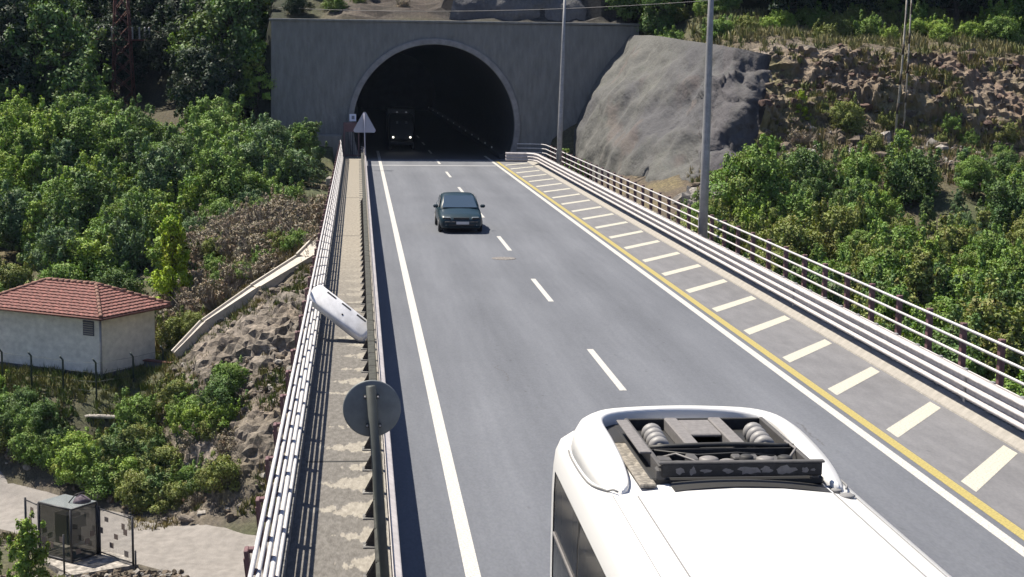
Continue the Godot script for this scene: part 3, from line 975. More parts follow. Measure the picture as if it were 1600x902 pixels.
func build_rails() -> void:
	# left-hand guardrail between walkway and road
	var g := thing("guardrail", "galvanised guardrail on short posts between the narrow walkway and the road", "guardrail", Vector3(0.3, 0, -60))
	var st := mb()
	var sec := []
	for q in w_beam(2): sec.append(Vector2(q.x, q.y))
	var path := []
	for k in 26: path.append(Vector3(0.10, 0.57, 52.0 - 4.0 * k))
	path.append_array([Vector3(0.10, 0.57, -49.2), Vector3(0.02, 0.57, -50.0), Vector3(-0.1, 0.57, -50.2)])
	sweep(st, sec, path, 0.006)
	part("rail_beam", done(st), M.galv, g)
	st = mb()
	for k in 66:
		bx(st, Vector3(-0.025, 0.71, 45.9 - 1.37 * k - 0.685), Vector3(0.15, 0.2, 1.335), 0.02, Basis(Vector3.UP, 0.004 * sin(k * 2.3)))
	var br := part("back_beam", done(st), M.back_rail, g)
	var post := box_mesh(Vector3(0.07, 0.62, 0.12), 0.008, Vector3(0, 0.31, 0))
	var plate := box_mesh(Vector3(0.2, 0.022, 0.26), 0.006, Vector3(-0.1, 0.011, 0))
	st = mb()
	for s in [-0.06, 0.05]:
		tri(st, Vector3(-0.02, 0.02, s), Vector3(-0.02, 0.3, s), Vector3(-0.17, 0.02, s))
		tri(st, Vector3(-0.02, 0.02, s + 0.012), Vector3(-0.17, 0.02, s + 0.012), Vector3(-0.02, 0.3, s + 0.012))
		quad(st, Vector3(-0.02, 0.3, s), Vector3(-0.02, 0.3, s + 0.012), Vector3(-0.17, 0.02, s + 0.012), Vector3(-0.17, 0.02, s))
	var gusset := done(st)
	for k in 69:
		var p := part("post", post, M.dark_steel, g, Vector3(-0.04, 0.15, 45.9 - 1.37 * k))
		part("base_plate", plate, M.plinth, p)
		if k < 45: part("gusset", gusset, M.gusset, p)
	# left-hand parapet
	var l := thing("parapet", "white tube parapet on red-brown posts along the outer edge of the walkway", "railing", Vector3(-1.1, 0, -60))
	for k in 5:
		var h := 0.3 + 0.25 * k
		var x := 0.1 - 0.03 * k
		var r := 0.036 if k == 1 else 0.028
		part("rail_tube", tube_mesh([Vector3(x, h, 52), Vector3(x, h, 20), Vector3(x, h, -20), Vector3(x, h, -47.5), Vector3(x - 0.1, h + 0.1, -50.5)], r, 9), M.tube, l)
	st = mb()
	bx(st, Vector3(-0.045, 0.62, 0), Vector3(0.05, 1.4, 0.19), 0.008, Basis(Vector3.BACK, 0.115))
	bx(st, Vector3(-0.07, 0.58, 0), Vector3(0.05, 1.26, 0.05), 0.005, Basis(Vector3.BACK, 0.1))
	var pm := done(st)
	st = mb()
	for k in 5:
		bx(st, Vector3(0.1 - 0.03 * k - 0.045, 0.3 + 0.25 * k, 0), Vector3(0.06, 0.05, 0.1), 0.005)
	var bm := done(st)
	for k in 49:
		var p := part("post", pm, M.post_red, l, Vector3(0, 0, 49.0 - 2.05 * k))
		part("bracket", bm, M.post_red, p)
	# right-hand guardrail, three ridges
	var t := thing("guardrail", "bright three-ridged guardrail along the kerb beside the hatched shoulder", "guardrail", Vector3(11.6, 0, -60))
	st = mb()
	sec = []
	for q in w_beam(3): sec.append(Vector2(-q.x * 0.9, q.y))
	path = [Vector3(0.06, 0.31, 62)]
	for k in 26: path.append(Vector3(0.06, 0.31, 60.0 - 4.0 * k))
	path.append_array([Vector3(0.06, 0.31, -43.6), Vector3(-0.1, 0.31, -44.7), Vector3(-0.5, 0.31, -45.25), Vector3(-1.9, 0.31, -45.4)])
	sweep(st, sec, path, -0.006)
	part("rail_beam", done(st), M.galv, t)
	var post2 := box_mesh(Vector3(0.1, 0.62, 0.12), 0.008, Vector3(0, 0.31, 0))
	var blk := box_mesh(Vector3(0.13, 0.5, 0.1), 0.01, Vector3(-0.11, 0.36, 0))
	for k in 71:
		var p := part("post", post2, M.galv_dull, t, Vector3(0.27, 0.18, 52.0 - 1.37 * k))
		part("spacer_block", blk, M.galv_dull, p)
	var jm := box_mesh(Vector3(0.012, 0.5, 0.1), 0.003)
	for k in 8:
		part("splice_plate", jm, M.galv_dull, t, Vector3(0.045, 0.5, 43.0 - 12.33 * k))
	# right-hand parapet
	var q := thing("parapet", "white tube parapet on red-brown posts behind the three-ridged guardrail", "railing", Vector3(12.75, 0, -60))
	for k in 4:
		var h := 0.33 + 0.29 * k
		part("rail_tube", tube_mesh([Vector3(0, h, 62), Vector3(0, h, 0), Vector3(0, h, -48.4), Vector3(-0.2, h, -49.4), Vector3(-0.7, h, -49.8), Vector3(-1.85, h, -49.9)], 0.031, 9), M.tube, q)
	st = mb()
	bx(st, Vector3(0.1, 0.66, 0), Vector3(0.1, 1.2, 0.16), 0.008)
	bx(st, Vector3(0.15, 0.66, 0), Vector3(0.07, 1.2, 0.06), 0.008)
	var pm2 := done(st)
	for k in 53:
		part("post", pm2, M.post_red, q, Vector3(0, 0, 60.2 - 2.05 * k))

func build_street_furniture() -> void:
	# lighting columns
	var i := 0
	for q in [[12.25, -55.9, 0.006], [12.35, -98.2, 0.02]]:
		var t := thing("lamp_post", ["tall grey lighting column nearest, standing behind the guardrail in front of the bushes", "far grey lighting column in front of the portal wall beside the shrub"][i], "lamp post", Vector3(q[0], 0.19, q[1]), "lighting columns along the right kerb")
		var st := mb(true)
		var top := Vector3(q[2] * 11, 11.0, 0)
		tube(st, [Vector3.ZERO, top * 0.3, top * 0.7, top], [0.165, 0.15, 0.11, 0.075], 14)
		part("column", done(st), M.galv_dull, t)
		part("arm", tube_mesh([top, top + Vector3(-0.3, 0.6, 0), top + Vector3(-1.0, 0.85, 0), top + Vector3(-1.8, 0.9, 0)], 0.045, 8), M.galv_dull, t)
		part("lamp_head", box_mesh(Vector3(0.75, 0.13, 0.28), 0.05, top + Vector3(-2.1, 0.9, 0)), M.galv_dull, t)
		part("base_plate", box_mesh(Vector3(0.5, 0.03, 0.5), 0.005, Vector3(0, 0.015, 0)), M.galv_dull, t)
		part("service_door", box_mesh(Vector3(0.02, 0.4, 0.12), 0.005, Vector3(-0.158, 0.9, 0)), M.galv_dull, t)
		i += 1
	# triangular warning sign seen from behind
	var s := thing("warning_sign", "triangular road sign seen from behind at the tunnel end of the walkway", "road sign", Vector3(0.44, 0.1, -100))
	part("pole", tube_mesh([Vector3(0.02, 0, 0), Vector3(-0.05, 3.4, 0)], 0.04, 10), M.sign_grey, s)
	var st2 := mb()
	var ctr := Vector3(-0.03, 2.68, -0.06)
	var outer := []
	for k in 3:
		for e in [-0.1, 0.1]:
			var a: float = PI / 2 + k * TAU / 3 + e
			outer.append(Vector3(cos(a) * 0.76, sin(a) * 0.8, 0))
	var f := PackedVector3Array()
	var b := PackedVector3Array()
	for v in outer:
		f.append(ctr + v); b.append(ctr + v + Vector3(0, 0, -0.02))
	loft(st2, [f, b])
	part("sign_plate", done(st2), M.sign_grey, s)
	part("stiffener", box_mesh(Vector3(0.05, 1.0, 0.025), 0.004, ctr + Vector3(0, -0.1, 0.02)), mat(lin(0.2, 0.2, 0.23), 0.6), s)
	# round sign seen from behind
	var c := thing("round_sign", "round grey sign seen from behind on a leaning pole at the guardrail", "road sign", Vector3(0.36, 0.15, -16.0))
	var top2 := Vector3(-0.235, 3.2, 0)
	part("pole", tube_mesh([Vector3(0, 0, 0), top2], 0.05, 14), M.sign_pole, c)
	st2 = mb(true)
	lathe(st2, [Vector2(0, 0.0), Vector2(0.28, 0.0), Vector2(0.292, -0.004), Vector2(0.297, -0.012), Vector2(0.292, -0.02), Vector2(0.28, -0.022), Vector2(0, -0.022)], 48)
	part("sign_plate", done(st2), M.sign_back, c, Vector3(-0.222, 2.95, -0.075), Basis(Vector3.RIGHT, PI / 2) * Basis(Vector3.UP, 0))
	for h in [2.78, 3.08]:
		part("clamp", box_mesh(Vector3(0.16, 0.045, 0.03), 0.006, Vector3(-0.235 * h / 3.2, h, -0.055)), M.sign_pole, c)
	for e in [[-0.05, 2.78], [0.05, 2.78], [-0.05, 3.08], [0.05, 3.08]]:
		part("bolt", tube_mesh([Vector3(-0.235 * e[1] / 3.2 + e[0] * 1.3, e[1], -0.05), Vector3(-0.235 * e[1] / 3.2 + e[0] * 1.3, e[1], -0.03)], 0.012, 6), M.galv, c)
	# the long white plastic casing lying across the walkway
	var w := thing("plastic_casing", "long white plastic casing lying askew across the walkway against both rails", "casing", Vector3(-0.42, 0.78, -37.2))
	var rings := []
	for q in [[-0.86, 0.7], [-0.83, 0.9], [-0.78, 1.0], [0.78, 1.0], [0.83, 0.9], [0.86, 0.7]]:
		var ring := PackedVector3Array()
		for k in 20:
			var a := TAU * k / 20
			var cx := signf(cos(a)) * pow(absf(cos(a)), 0.45)
			var sy := signf(sin(a)) * pow(absf(sin(a)), 0.45)
			ring.append(Vector3(q[0], sy * 0.15 * q[1], cx * 0.26 * q[1]))
		rings.append(ring)
	st2 = mb(true)
	loft(st2, rings)
	var dirx := Vector3(1.2, -0.86, 0.55).normalized()
	var up := Vector3(0.2, 0.55, 0.8)
	up = (up - dirx * up.dot(dirx)).normalized()
	var bs := Basis(dirx, up, dirx.cross(up))
	part("shell", done(st2), M.plastic, w, Vector3.ZERO, bs)
	for k in 3:
		part("slot", box_mesh(Vector3(0.26, 0.01, 0.035), 0.0), M.dark_slot, w, bs * Vector3(-0.42 + 0.45 * k, 0.148, -0.17), bs)
	st2 = mb(true)
	lathe(st2, [Vector2(0, 0.0), Vector2(0.022, 0.0), Vector2(0.022, 0.012), Vector2(0, 0.012)], 12)
	part("plug", done(st2), M.dark_slot, w, bs * Vector3(0.1, 0.147, 0.06), bs)

# ------------------------------------------------------------------ tunnel
func build_tunnel() -> void:
	var t := thing("tunnel_portal", "dark grey concrete tunnel portal wall with a round-arched mouth", "tunnel portal", Vector3(5.3, 0, -112))
	# wall outline with the arch cut from below, local x around the arch centre
	var arch := PackedVector2Array()
	for k in 49:
		var a := lerpf(-0.40, PI + 0.40, k / 48.0)
		arch.append(Vector2(cos(a) * 5.72, 2.3 + sin(a) * 5.72))
	var poly := PackedVector2Array([Vector2(-11.2, 9.4), Vector2(-11.3, -1.2)])
	for k in range(48, -1, -1): poly.append(arch[k])
	poly.append_array(PackedVector2Array([Vector2(14.3, -1.2), Vector2(14.3, 9.35)]))
	poly[2] = Vector2(arch[48].x, -1.2); poly[50] = Vector2(arch[0].x, -1.2)
	var st := mb()
	var idx := Geometry2D.triangulate_polygon(poly)
	for i in range(0, idx.size(), 3):
		var a := poly[idx[i]]; var b := poly[idx[i + 1]]; var c := poly[idx[i + 2]]
		tri(st, Vector3(a.x, a.y, 0), Vector3(b.x, b.y, 0), Vector3(c.x, c.y, 0))
		tri(st, Vector3(a.x, a.y, -0.9), Vector3(c.x, c.y, -0.9), Vector3(b.x, b.y, -0.9))
	for i in poly.size():
		var a := poly[i]; var b := poly[(i + 1) % poly.size()]
		quad(st, Vector3(a.x, a.y, 0), Vector3(a.x, a.y, -0.9), Vector3(b.x, b.y, -0.9), Vector3(b.x, b.y, 0))
	part("portal_wall", done(st), M.portal, t)
	part("coping", box_mesh(Vector3(25.7, 0.16, 1.05), 0.02, Vector3(1.5, 9.47, -0.42)), M.portal, t)
	st = mb()
	var sec: Array = []
	for k in 49:
		var a := lerpf(-0.36, PI + 0.36, k / 48.0)
		var ring := PackedVector3Array()
		for q in [[5.62, -0.4], [5.62, 0.14], [5.66, 0.17], [5.98, 0.17], [6.02, 0.13], [6.02, -0.3]]:
			ring.append(Vector3(cos(a) * q[0], 2.3 + sin(a) * q[0], q[1]))
		sec.append(ring)
	loft(st, sec, true, true)
	part("arch_rim", done(st), M.portal_rim, t)
	# lining
	st = mb(true)
	sec = []
	for z in [-0.35, -20.0, -60.0, -119.5]:
		var ring := PackedVector3Array()
		for k in 49:
			var a := lerpf(-0.46, PI + 0.46, k / 48.0)
			ring.append(Vector3(cos(a) * 5.68, 2.3 + sin(a) * 5.68, z))
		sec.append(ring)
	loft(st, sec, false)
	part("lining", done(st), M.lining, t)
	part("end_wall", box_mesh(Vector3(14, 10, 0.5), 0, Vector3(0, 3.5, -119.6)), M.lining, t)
	st = mb()
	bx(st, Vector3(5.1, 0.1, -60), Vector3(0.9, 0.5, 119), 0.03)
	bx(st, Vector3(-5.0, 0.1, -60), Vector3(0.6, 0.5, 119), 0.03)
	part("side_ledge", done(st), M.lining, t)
	var sm := box_mesh(Vector3(0.1, 0.13, 0.1), 0.02)
	for k in 13:
		var z := -8.0 - 6.0 * k - k * k * 0.35
		part("kerb_reflector", sm, M.stud, t, Vector3(4.7, 0.44, z))  # reflector studs, no lamps; their glow imitates light thrown back
	part("footing", box_mesh(Vector3(5.0, 2.6, 1.2), 0.04, Vector3(-8.9, 0.35, 0.5)), M.portal, t)
	# small white sign board and red gate at the mouth
	var s := thing("notice_board", "small white notice board beside the left edge of the tunnel mouth", "sign", Vector3(-0.35, 0.1, -111.2))
	part("board", box_mesh(Vector3(0.46, 0.5, 0.03), 0.008, Vector3(0, 2.75, 0)), mat(lin(0.6, 0.62, 0.72), 0.6), s)
	part("inset", box_mesh(Vector3(0.2, 0.24, 0.01), 0.0, Vector3(0.02, 2.76, 0.018)), mat(lin(0.16, 0.17, 0.22), 0.6), s)
	part("post", tube_mesh([Vector3(0, 0, -0.03), Vector3(0, 3.0, -0.03)], 0.03, 8), M.dark_steel, s)
	var r := thing("steel_gate", "dark red steel gate closing the walkway under the white notice board", "gate", Vector3(-0.45, 0.14, -110.8))
	st = mb()
	for x in [-0.5, 0.5]:
		bx(st, Vector3(x, 1.2, 0), Vector3(0.08, 2.4, 0.08), 0.008)
	for y in [0.15, 2.36]:
		bx(st, Vector3(0, y, 0), Vector3(0.92, 0.08, 0.07), 0.008)
	part("frame", done(st), M.post_red, r)
	part("top_panel", box_mesh(Vector3(0.9, 0.55, 0.03), 0.005, Vector3(0, 2.03, 0.01)), M.post_red, r)
	for k in 6:
		part("bar", box_mesh(Vector3(0.03, 1.55, 0.03), 0.004, Vector3(-0.375 + 0.15 * k, 0.97, 0)), M.dark_steel, r)
	# lorry coming out of the dark
	var v := thing("lorry", "dark lorry deep in the tunnel mouth with two bright headlights", "lorry", Vector3(3.35, 0, -123.5))
	st = mb(true)
	var rings := []
	for q in [[0.0, 0.92, 0.5, 1.4], [-0.15, 0.98, 0.4, 1.9], [-0.5, 1.0, 0.4, 2.55], [-0.8, 1.0, 0.4, 2.75], [-1.9, 1.0, 0.4, 2.8]]:
		var ring := PackedVector3Array()
		for k in 16:
			var a := TAU * (k + 0.5) / 16
			var cx := signf(cos(a)) * pow(absf(cos(a)), 0.3)
			var sy := signf(sin(a)) * pow(absf(sin(a)), 0.3)
			ring.append(Vector3(cx * q[1], lerpf(q[2], q[3], 0.5 + 0.5 * sy), q[0]))
		rings.append(ring)
	loft(st, rings)
	part("cab", done(st), M.black, v)
	part("windscreen", box_mesh(Vector3(1.66, 0.8, 0.03), 0.01), M.black, v, Vector3(0, 1.95, -0.23), Basis(Vector3.RIGHT, -0.42))
	part("cargo_box", box_mesh(Vector3(2.15, 2.3, 4.6), 0.04, Vector3(0, 1.95, -4.4)), M.black, v)
	part("bumper", box_mesh(Vector3(1.95, 0.3, 0.2), 0.05, Vector3(0, 0.52, 0.02)), M.black, v)
	for x in [-0.66, 0.66]:
		part("headlight", box_mesh(Vector3(0.12, 0.12, 0.05), 0.02, Vector3(x, 0.97, 0.03)), M.headlamp, v)
		part("marker_lamp", box_mesh(Vector3(0.12, 0.12, 0.05), 0.02, Vector3(x * 0.53, 2.86, -0.75)), M.marker, v)
		part("marker_lamp", box_mesh(Vector3(0.15, 0.2, 0.05), 0.02, Vector3(x * 0.53, 2.1, -0.08)), mat(lin(0.1, 0.1, 0.1), 0.5), v)
		for z in [-0.9, -5.4]:
			st = mb(true)
			lathe(st, [Vector2(0.0, -0.12), Vector2(0.36, -0.12), Vector2(0.4, -0.08), Vector2(0.4, 0.08), Vector2(0.36, 0.12), Vector2(0, 0.12)], 18)
			part("wheel", done(st), M.rubber, v, Vector3(x * 1.3, 0.4, z), Basis(Vector3.BACK, PI / 2))
		var l := SpotLight3D.new()
		l.name = "headlight_beam"
		v.add_child(l, true)
		l.position = Vector3(x, 0.97, 0.1)
		l.rotation = Vector3(-0.05, PI, 0)
		l.light_energy = 0.35
		l.spot_range = 40
		l.spot_angle = 22
		l.spot_attenuation = 2
		l.light_size = 0.08
		l.shadow_enabled = true

# ------------------------------------------------------------------ vehicles
func build_car() -> void:
	var t := thing("car", "dark blue-green saloon car driving towards the camera in the left lane", "car", Vector3(4.03, 0, -62.3))
	# lower body: z from the front, half width, floor, belt height, bonnet-centre height
	var st := mb(true)
	var rings := []
	for q in [[0.0, 0.62, 0.34, 0.52, 0.54], [-0.04, 0.72, 0.26, 0.58, 0.60], [-0.16, 0.80, 0.22, 0.66, 0.70], [-0.45, 0.845, 0.2, 0.72, 0.79], [-0.95, 0.86, 0.2, 0.79, 0.88], [-1.35, 0.865, 0.2, 0.85, 0.94], [-2.2, 0.87, 0.2, 0.88, 0.95], [-3.1, 0.865, 0.2, 0.9, 0.97], [-3.6, 0.85, 0.22, 0.9, 0.98], [-4.15, 0.81, 0.24, 0.88, 0.95], [-4.33, 0.76, 0.3, 0.82, 0.86], [-4.38, 0.66, 0.4, 0.7, 0.72]]:
		var w: float = q[1]
		var y0: float = q[2]
		var y1: float = q[3]
		var yc: float = q[4]
		var ring := PackedVector3Array()
		var half := [Vector2(0, y0), Vector2(w * 0.9, y0), Vector2(w * 0.985, lerpf(y0, y1, 0.25)), Vector2(w, lerpf(y0, y1, 0.6)), Vector2(w * 0.985, lerpf(y0, y1, 0.85)), Vector2(w * 0.93, y1), Vector2(w * 0.8, lerpf(y1, yc, 0.45)), Vector2(w * 0.45, lerpf(y1, yc, 0.9)), Vector2(0, yc)]
		for e in half: ring.append(Vector3(e.x, e.y, q[0]))
		for e in range(half.size() - 2, 0, -1): ring.append(Vector3(-half[e].x, half[e].y, q[0]))
		rings.append(ring)
	loft(st, rings)
	part("body", done(st), M.car_paint, t)
	# cabin
	st = mb(true)
	rings = []
	for q in [[-1.2, 0.72, 0.86, 0.90], [-1.9, 0.66, 0.9, 1.30], [-2.1, 0.63, 0.92, 1.385], [-2.6, 0.62, 0.92, 1.42], [-3.15, 0.61, 0.92, 1.39], [-3.4, 0.63, 0.92, 1.3], [-3.85, 0.68, 0.9, 0.96]]:
		var w: float = q[1]
		var ring := PackedVector3Array()
		var wb := 0.80
		var half := [Vector2(0, q[2] - 0.1), Vector2(wb, q[2] - 0.1), Vector2(wb, q[2]), Vector2(lerpf(wb, w, 0.85), lerpf(q[2], q[3], 0.85)), Vector2(w * 0.86, lerpf(q[2], q[3], 0.97)), Vector2(w * 0.5, q[3]), Vector2(0, q[3] + 0.01)]
		for e in half: ring.append(Vector3(e.x, e.y, q[0]))
		for e in range(half.size() - 2, 0, -1): ring.append(Vector3(-half[e].x, half[e].y, q[0]))
		rings.append(ring)
	loft(st, rings)
	part("roof", done(st), M.car_paint, t)
	var gl := mat(lin(0.035, 0.055, 0.085), 0.08)
	gl.metallic_specular = 0.45
	st = mb(true)
	var pane := func(s2: SurfaceTool, a: Vector3, b: Vector3, c: Vector3, d: Vector3) -> void:
		quad(s2, a, b, c, d)
	pane.call(st, Vector3(-0.69, 0.93, -1.19), Vector3(0.69, 0.93, -1.19), Vector3(0.57, 1.345, -1.925), Vector3(-0.57, 1.345, -1.925))
	part("windscreen", done(st), gl, t, Vector3(0, 0.012, 0.012))
	st = mb()
	pane.call(st, Vector3(0.66, 0.97, -3.86), Vector3(-0.66, 0.97, -3.86), Vector3(-0.56, 1.3, -3.42), Vector3(0.56, 1.3, -3.42))
	part("rear_window", done(st), gl, t, Vector3(0, 0.015, -0.015))
	for s in [-1.0, 1.0]:
		for z in [[-1.62, -2.42, -2.05], [-2.5, -3.35, -3.2]]:
			st = mb()
			quad(st, Vector3(s * 0.80, 0.92, z[0]), Vector3(s * 0.80, 0.92, z[1]), Vector3(s * 0.69, 1.29, z[2] if z[0] < -2 else -2.42), Vector3(s * 0.69, 1.29, -2.0 if z[0] > -2 else -2.5))
			part("side_window", done(st), gl, t, Vector3(s * 0.012, 0, 0))
		part("mirror", box_mesh(Vector3(0.2, 0.13, 0.1), 0.04, Vector3(s * 0.94, 0.97, -1.45)), M.car_paint, t)
		var hl := part("headlight", box_mesh(Vector3(0.34, 0.14, 0.14), 0.05), M.lens, t, Vector3(s * 0.56, 0.59, -0.11), Basis(Vector3.UP, s * 0.22))
		part("headlight_glass", box_mesh(Vector3(0.3, 0.1, 0.02), 0.008, Vector3(0, 0, 0.07)), M.dark_glass, hl)
		part("fog_lamp", box_mesh(Vector3(0.16, 0.09, 0.05), 0.02, Vector3(s * 0.55, 0.36, -0.03)), M.lens, t)
		for z in [-0.82, -3.48]:
			st = mb(true)
			lathe(st, [Vector2(0.0, -0.09), Vector2(0.27, -0.09), Vector2(0.3, -0.06), Vector2(0.305, 0.0), Vector2(0.3, 0.06), Vector2(0.27, 0.09), Vector2(0, 0.09)], 22)
			var wh := part("wheel", done(st), M.rubber, t, Vector3(s * 0.78, 0.305, z), Basis(Vector3.BACK, -s * PI / 2))
			st = mb(true)
			lathe(st, [Vector2(0, 0.094), Vector2(0.16, 0.1), Vector2(0.185, 0.092), Vector2(0.185, 0.08)], 18)
			part("rim", done(st), M.galv_dull, wh)
	part("grille", box_mesh(Vector3(0.62, 0.11, 0.03), 0.01, Vector3(0, 0.585, -0.022)), M.black, t)
	part("bumper_strip", box_mesh(Vector3(1.3, 0.035, 0.03), 0.01, Vector3(0, 0.47, 0.015)), M.ac_mid, t)
	part("lower_grille", box_mesh(Vector3(1.0, 0.1, 0.03), 0.01, Vector3(0, 0.34, 0.0)), M.black, t)
	part("number_plate", box_mesh(Vector3(0.5, 0.11, 0.012), 0.003, Vector3(0.05, 0.43, 0.03)), M.plate, t)
	part("underbody", box_mesh(Vector3(1.5, 0.12, 3.8), 0.03, Vector3(0, 0.2, -2.2)), M.black, t)

func bus_ring(z: float, sx: float, drop: float) -> PackedVector3Array:
	var half := [Vector2(1.13, 0.38), Vector2(1.185, 0.7), Vector2(1.195, 1.2), Vector2(1.195, 1.62), Vector2(1.195, 2.1), Vector2(1.19, 2.6), Vector2(1.18, 2.82), Vector2(1.16, 2.98), Vector2(1.11, 3.09), Vector2(0.99, 3.165), Vector2(0.8, 3.2), Vector2(0.4, 3.235), Vector2(0, 3.245)]
	var ring := PackedVector3Array()
	for e in half: ring.append(Vector3(e.x * sx, e.y - drop * smoothstep(2.4, 3.2, e.y), z))
	for e in range(half.size() - 2, -1, -1): ring.append(Vector3(-half[e].x * sx, half[e].y - drop * smoothstep(2.4, 3.2, half[e].y), z))
	return ring

func build_bus() -> void:
	var t := thing("bus", "white bus with a black roof cooling unit at the bottom of the frame", "bus", Vector3(3.02, 0, -15.0))
	var st := mb(true)
	var rings := []
	for q in [[0.0, 0.9, 0.12], [0.06, 0.955, 0.06], [0.18, 0.985, 0.025], [0.45, 1.0, 0.005], [0.8, 1, 0], [2, 1, 0], [4, 1, 0], [6, 1, 0], [8.6, 1, 0], [9.0, 0.98, 0.04], [9.2, 0.92, 0.15]]:
		rings.append(bus_ring(q[0], q[1], q[2]))
	# body shell: the window band on both sides is left open for the glass
	var n: int = rings[0].size()
	for i in rings.size() - 1:
		for j in n - 1:
			var ya: float = rings[3][j].y
			var yb: float = rings[3][j + 1].y
			if minf(ya, yb) > 1.15 and maxf(ya, yb) < 2.85 and i >= 3 and i < 8: continue
			quad(st, rings[i][j], rings[i][j + 1], rings[i + 1][j + 1], rings[i + 1][j])
	for e in [0, rings.size() - 1]:
		for j in range(1, n - 1):
			tri(st, rings[e][0], rings[e][j], rings[e][j + 1])
	part("body", done(st), M.bus_white, t)
	part("floor", box_mesh(Vector3(2.2, 0.1, 8.6), 0.02, Vector3(0, 0.85, 4.6)), M.black, t)
	part("inner_ceiling", box_mesh(Vector3(2.0, 0.04, 8.2), 0.01, Vector3(0, 2.85, 4.6)), M.ac_grey, t)
	for s in [-1.0, 1.0]:
		# glass band and pillars
		for k in 5:
			var z0 := 0.5 + k * 1.63
			var z1 := z0 + 1.55
			st = mb(true)
			var rr := []
			for z in [z0, z1]:
				rr.append(PackedVector3Array([Vector3(s * 1.19, 1.22, z), Vector3(s * 1.19, 1.62, z), Vector3(s * 1.188, 2.1, z), Vector3(s * 1.183, 2.6, z), Vector3(s * 1.174, 2.8, z)]))
			loft(st, rr, false)
			part("side_window", done(st), M.dark_glass, t)
			st = mb()
			bx(st, Vector3(s * 1.155, 2.0, z1 + 0.04), Vector3(0.06, 1.68, 0.12), 0.01, Basis(Vector3.BACK, s * 0.008))
			part("window_pillar", done(st), M.black, t)
			st = mb()
			bx(st, Vector3(s * 1.193, 2.24, (z0 + z1) * 0.5), Vector3(0.02, 0.035, 1.5), 0.006)
			part("window_rail", done(st), M.ac_grey, t)
		st = mb()
		bx(st, Vector3(s * 1.145, 2.0, 0.47), Vector3(0.06, 1.68, 0.1), 0.01)
		part("window_pillar", done(st), M.black, t)
		for z in [2.0, 7.0]:
			st = mb(true)
			lathe(st, [Vector2(0.0, -0.13), Vector2(0.42, -0.13), Vector2(0.47, -0.09), Vector2(0.47, 0.09), Vector2(0.42, 0.13), Vector2(0, 0.13)], 24)
			part("wheel", done(st), M.rubber, t, Vector3(s * 1.1, 0.47, z), Basis(Vector3.BACK, PI / 2))
		# long seams of the roof skin
		var seam := []
		for z in [2.75, 4.0, 6.0, 8.6]: seam.append(Vector3(s * 0.80, 3.2, z))
		part("roof_seam", tube_mesh(seam, 0.007, 6), M.seal, t)
		seam = []
		for z in [2.6, 5.0, 8.6]: seam.append(Vector3(s * 0.98, 3.169, z))
		part("roof_seam", tube_mesh(seam, 0.004, 6), M.seal, t)
		for k in 7:
			for x in [0.45, 0.9]:
				st = mb()
				bx(st, Vector3(s * x, 1.15, 1.0 + k * 1.0), Vector3(0.42, 0.12, 0.42), 0.04)
				bx(st, Vector3(s * x, 1.55, 1.0 + k * 1.0 - 0.2), Vector3(0.42, 0.75, 0.1), 0.04)
				bx(st, Vector3(s * x, 2.0, 1.0 + k * 1.0 - 0.2), Vector3(0.26, 0.16, 0.08), 0.03)
				part("seat", done(st), M.seat, t)
	part("rear_window", box_mesh(Vector3(1.9, 1.0, 0.03), 0.01, Vector3(0, 2.05, -0.012)), M.dark_glass, t)
	for s in [-1.0, 1.0]:
		part("tail_lamp", box_mesh(Vector3(0.14, 0.5, 0.04), 0.02, Vector3(s * 1.0, 1.2, -0.01)), mat(lin(0.3, 0.02, 0.02), 0.3), t)
	# horseshoe fairing round the cooling unit
	var coarse := [[-0.93, 2.62, -0.86, 2.6, 3.24], [-1.02, 2.35, -0.81, 2.38, 3.26], [-1.08, 1.95, -0.79, 1.95, 3.32], [-1.1, 1.3, -0.79, 1.35, 3.365], [-1.09, 0.8, -0.79, 0.85, 3.38], [-1.02, 0.45, -0.74, 0.6, 3.385], [-0.82, 0.2, -0.6, 0.45, 3.39], [-0.45, 0.12, -0.35, 0.38, 3.395], [0, 0.1, 0, 0.36, 3.4], [0.45, 0.12, 0.35, 0.38, 3.395], [0.82, 0.2, 0.6, 0.45, 3.39], [1.02, 0.45, 0.74, 0.6, 3.385], [1.09, 0.8, 0.79, 0.85, 3.38], [1.1, 1.3, 0.79, 1.35, 3.365], [1.08, 1.95, 0.79, 1.95, 3.32], [1.02, 2.35, 0.81, 2.38, 3.26], [0.93, 2.62, 0.86, 2.6, 3.24]]
	var stn := []
	for k in coarse.size() - 1:
		for e in 3:
			var row := []
			for m in 5: row.append(cubic_interpolate(coarse[k][m], coarse[k + 1][m], coarse[maxi(k - 1, 0)][m], coarse[mini(k + 2, coarse.size() - 1)][m], e / 3.0))
			stn.append(row)
	stn.append(coarse[-1])
	st = mb(true)
	rings = []
	for q in stn:
		var o := Vector2(q[0], q[1])
		var i := Vector2(q[2], q[3])
		var h: float = q[4]
		var low := 3.1
		var ring := PackedVector3Array()
		for e in [[0.0, low - 0.05], [0.12, lerpf(low, h, 0.45)], [0.3, lerpf(low, h, 0.8)], [0.46, h - 0.025], [0.6, h - 0.004], [0.9, h], [0.98, h - 0.012], [1.0, h - 0.04], [1.0, low]]:
			var p: Vector2 = o.lerp(i, e[0])
			ring.append(Vector3(p.x, e[1], p.y))
		rings.append(ring)
	loft(st, rings)
	part("roof_fairing", done(st), M.bus_white, t)
	var edge := []
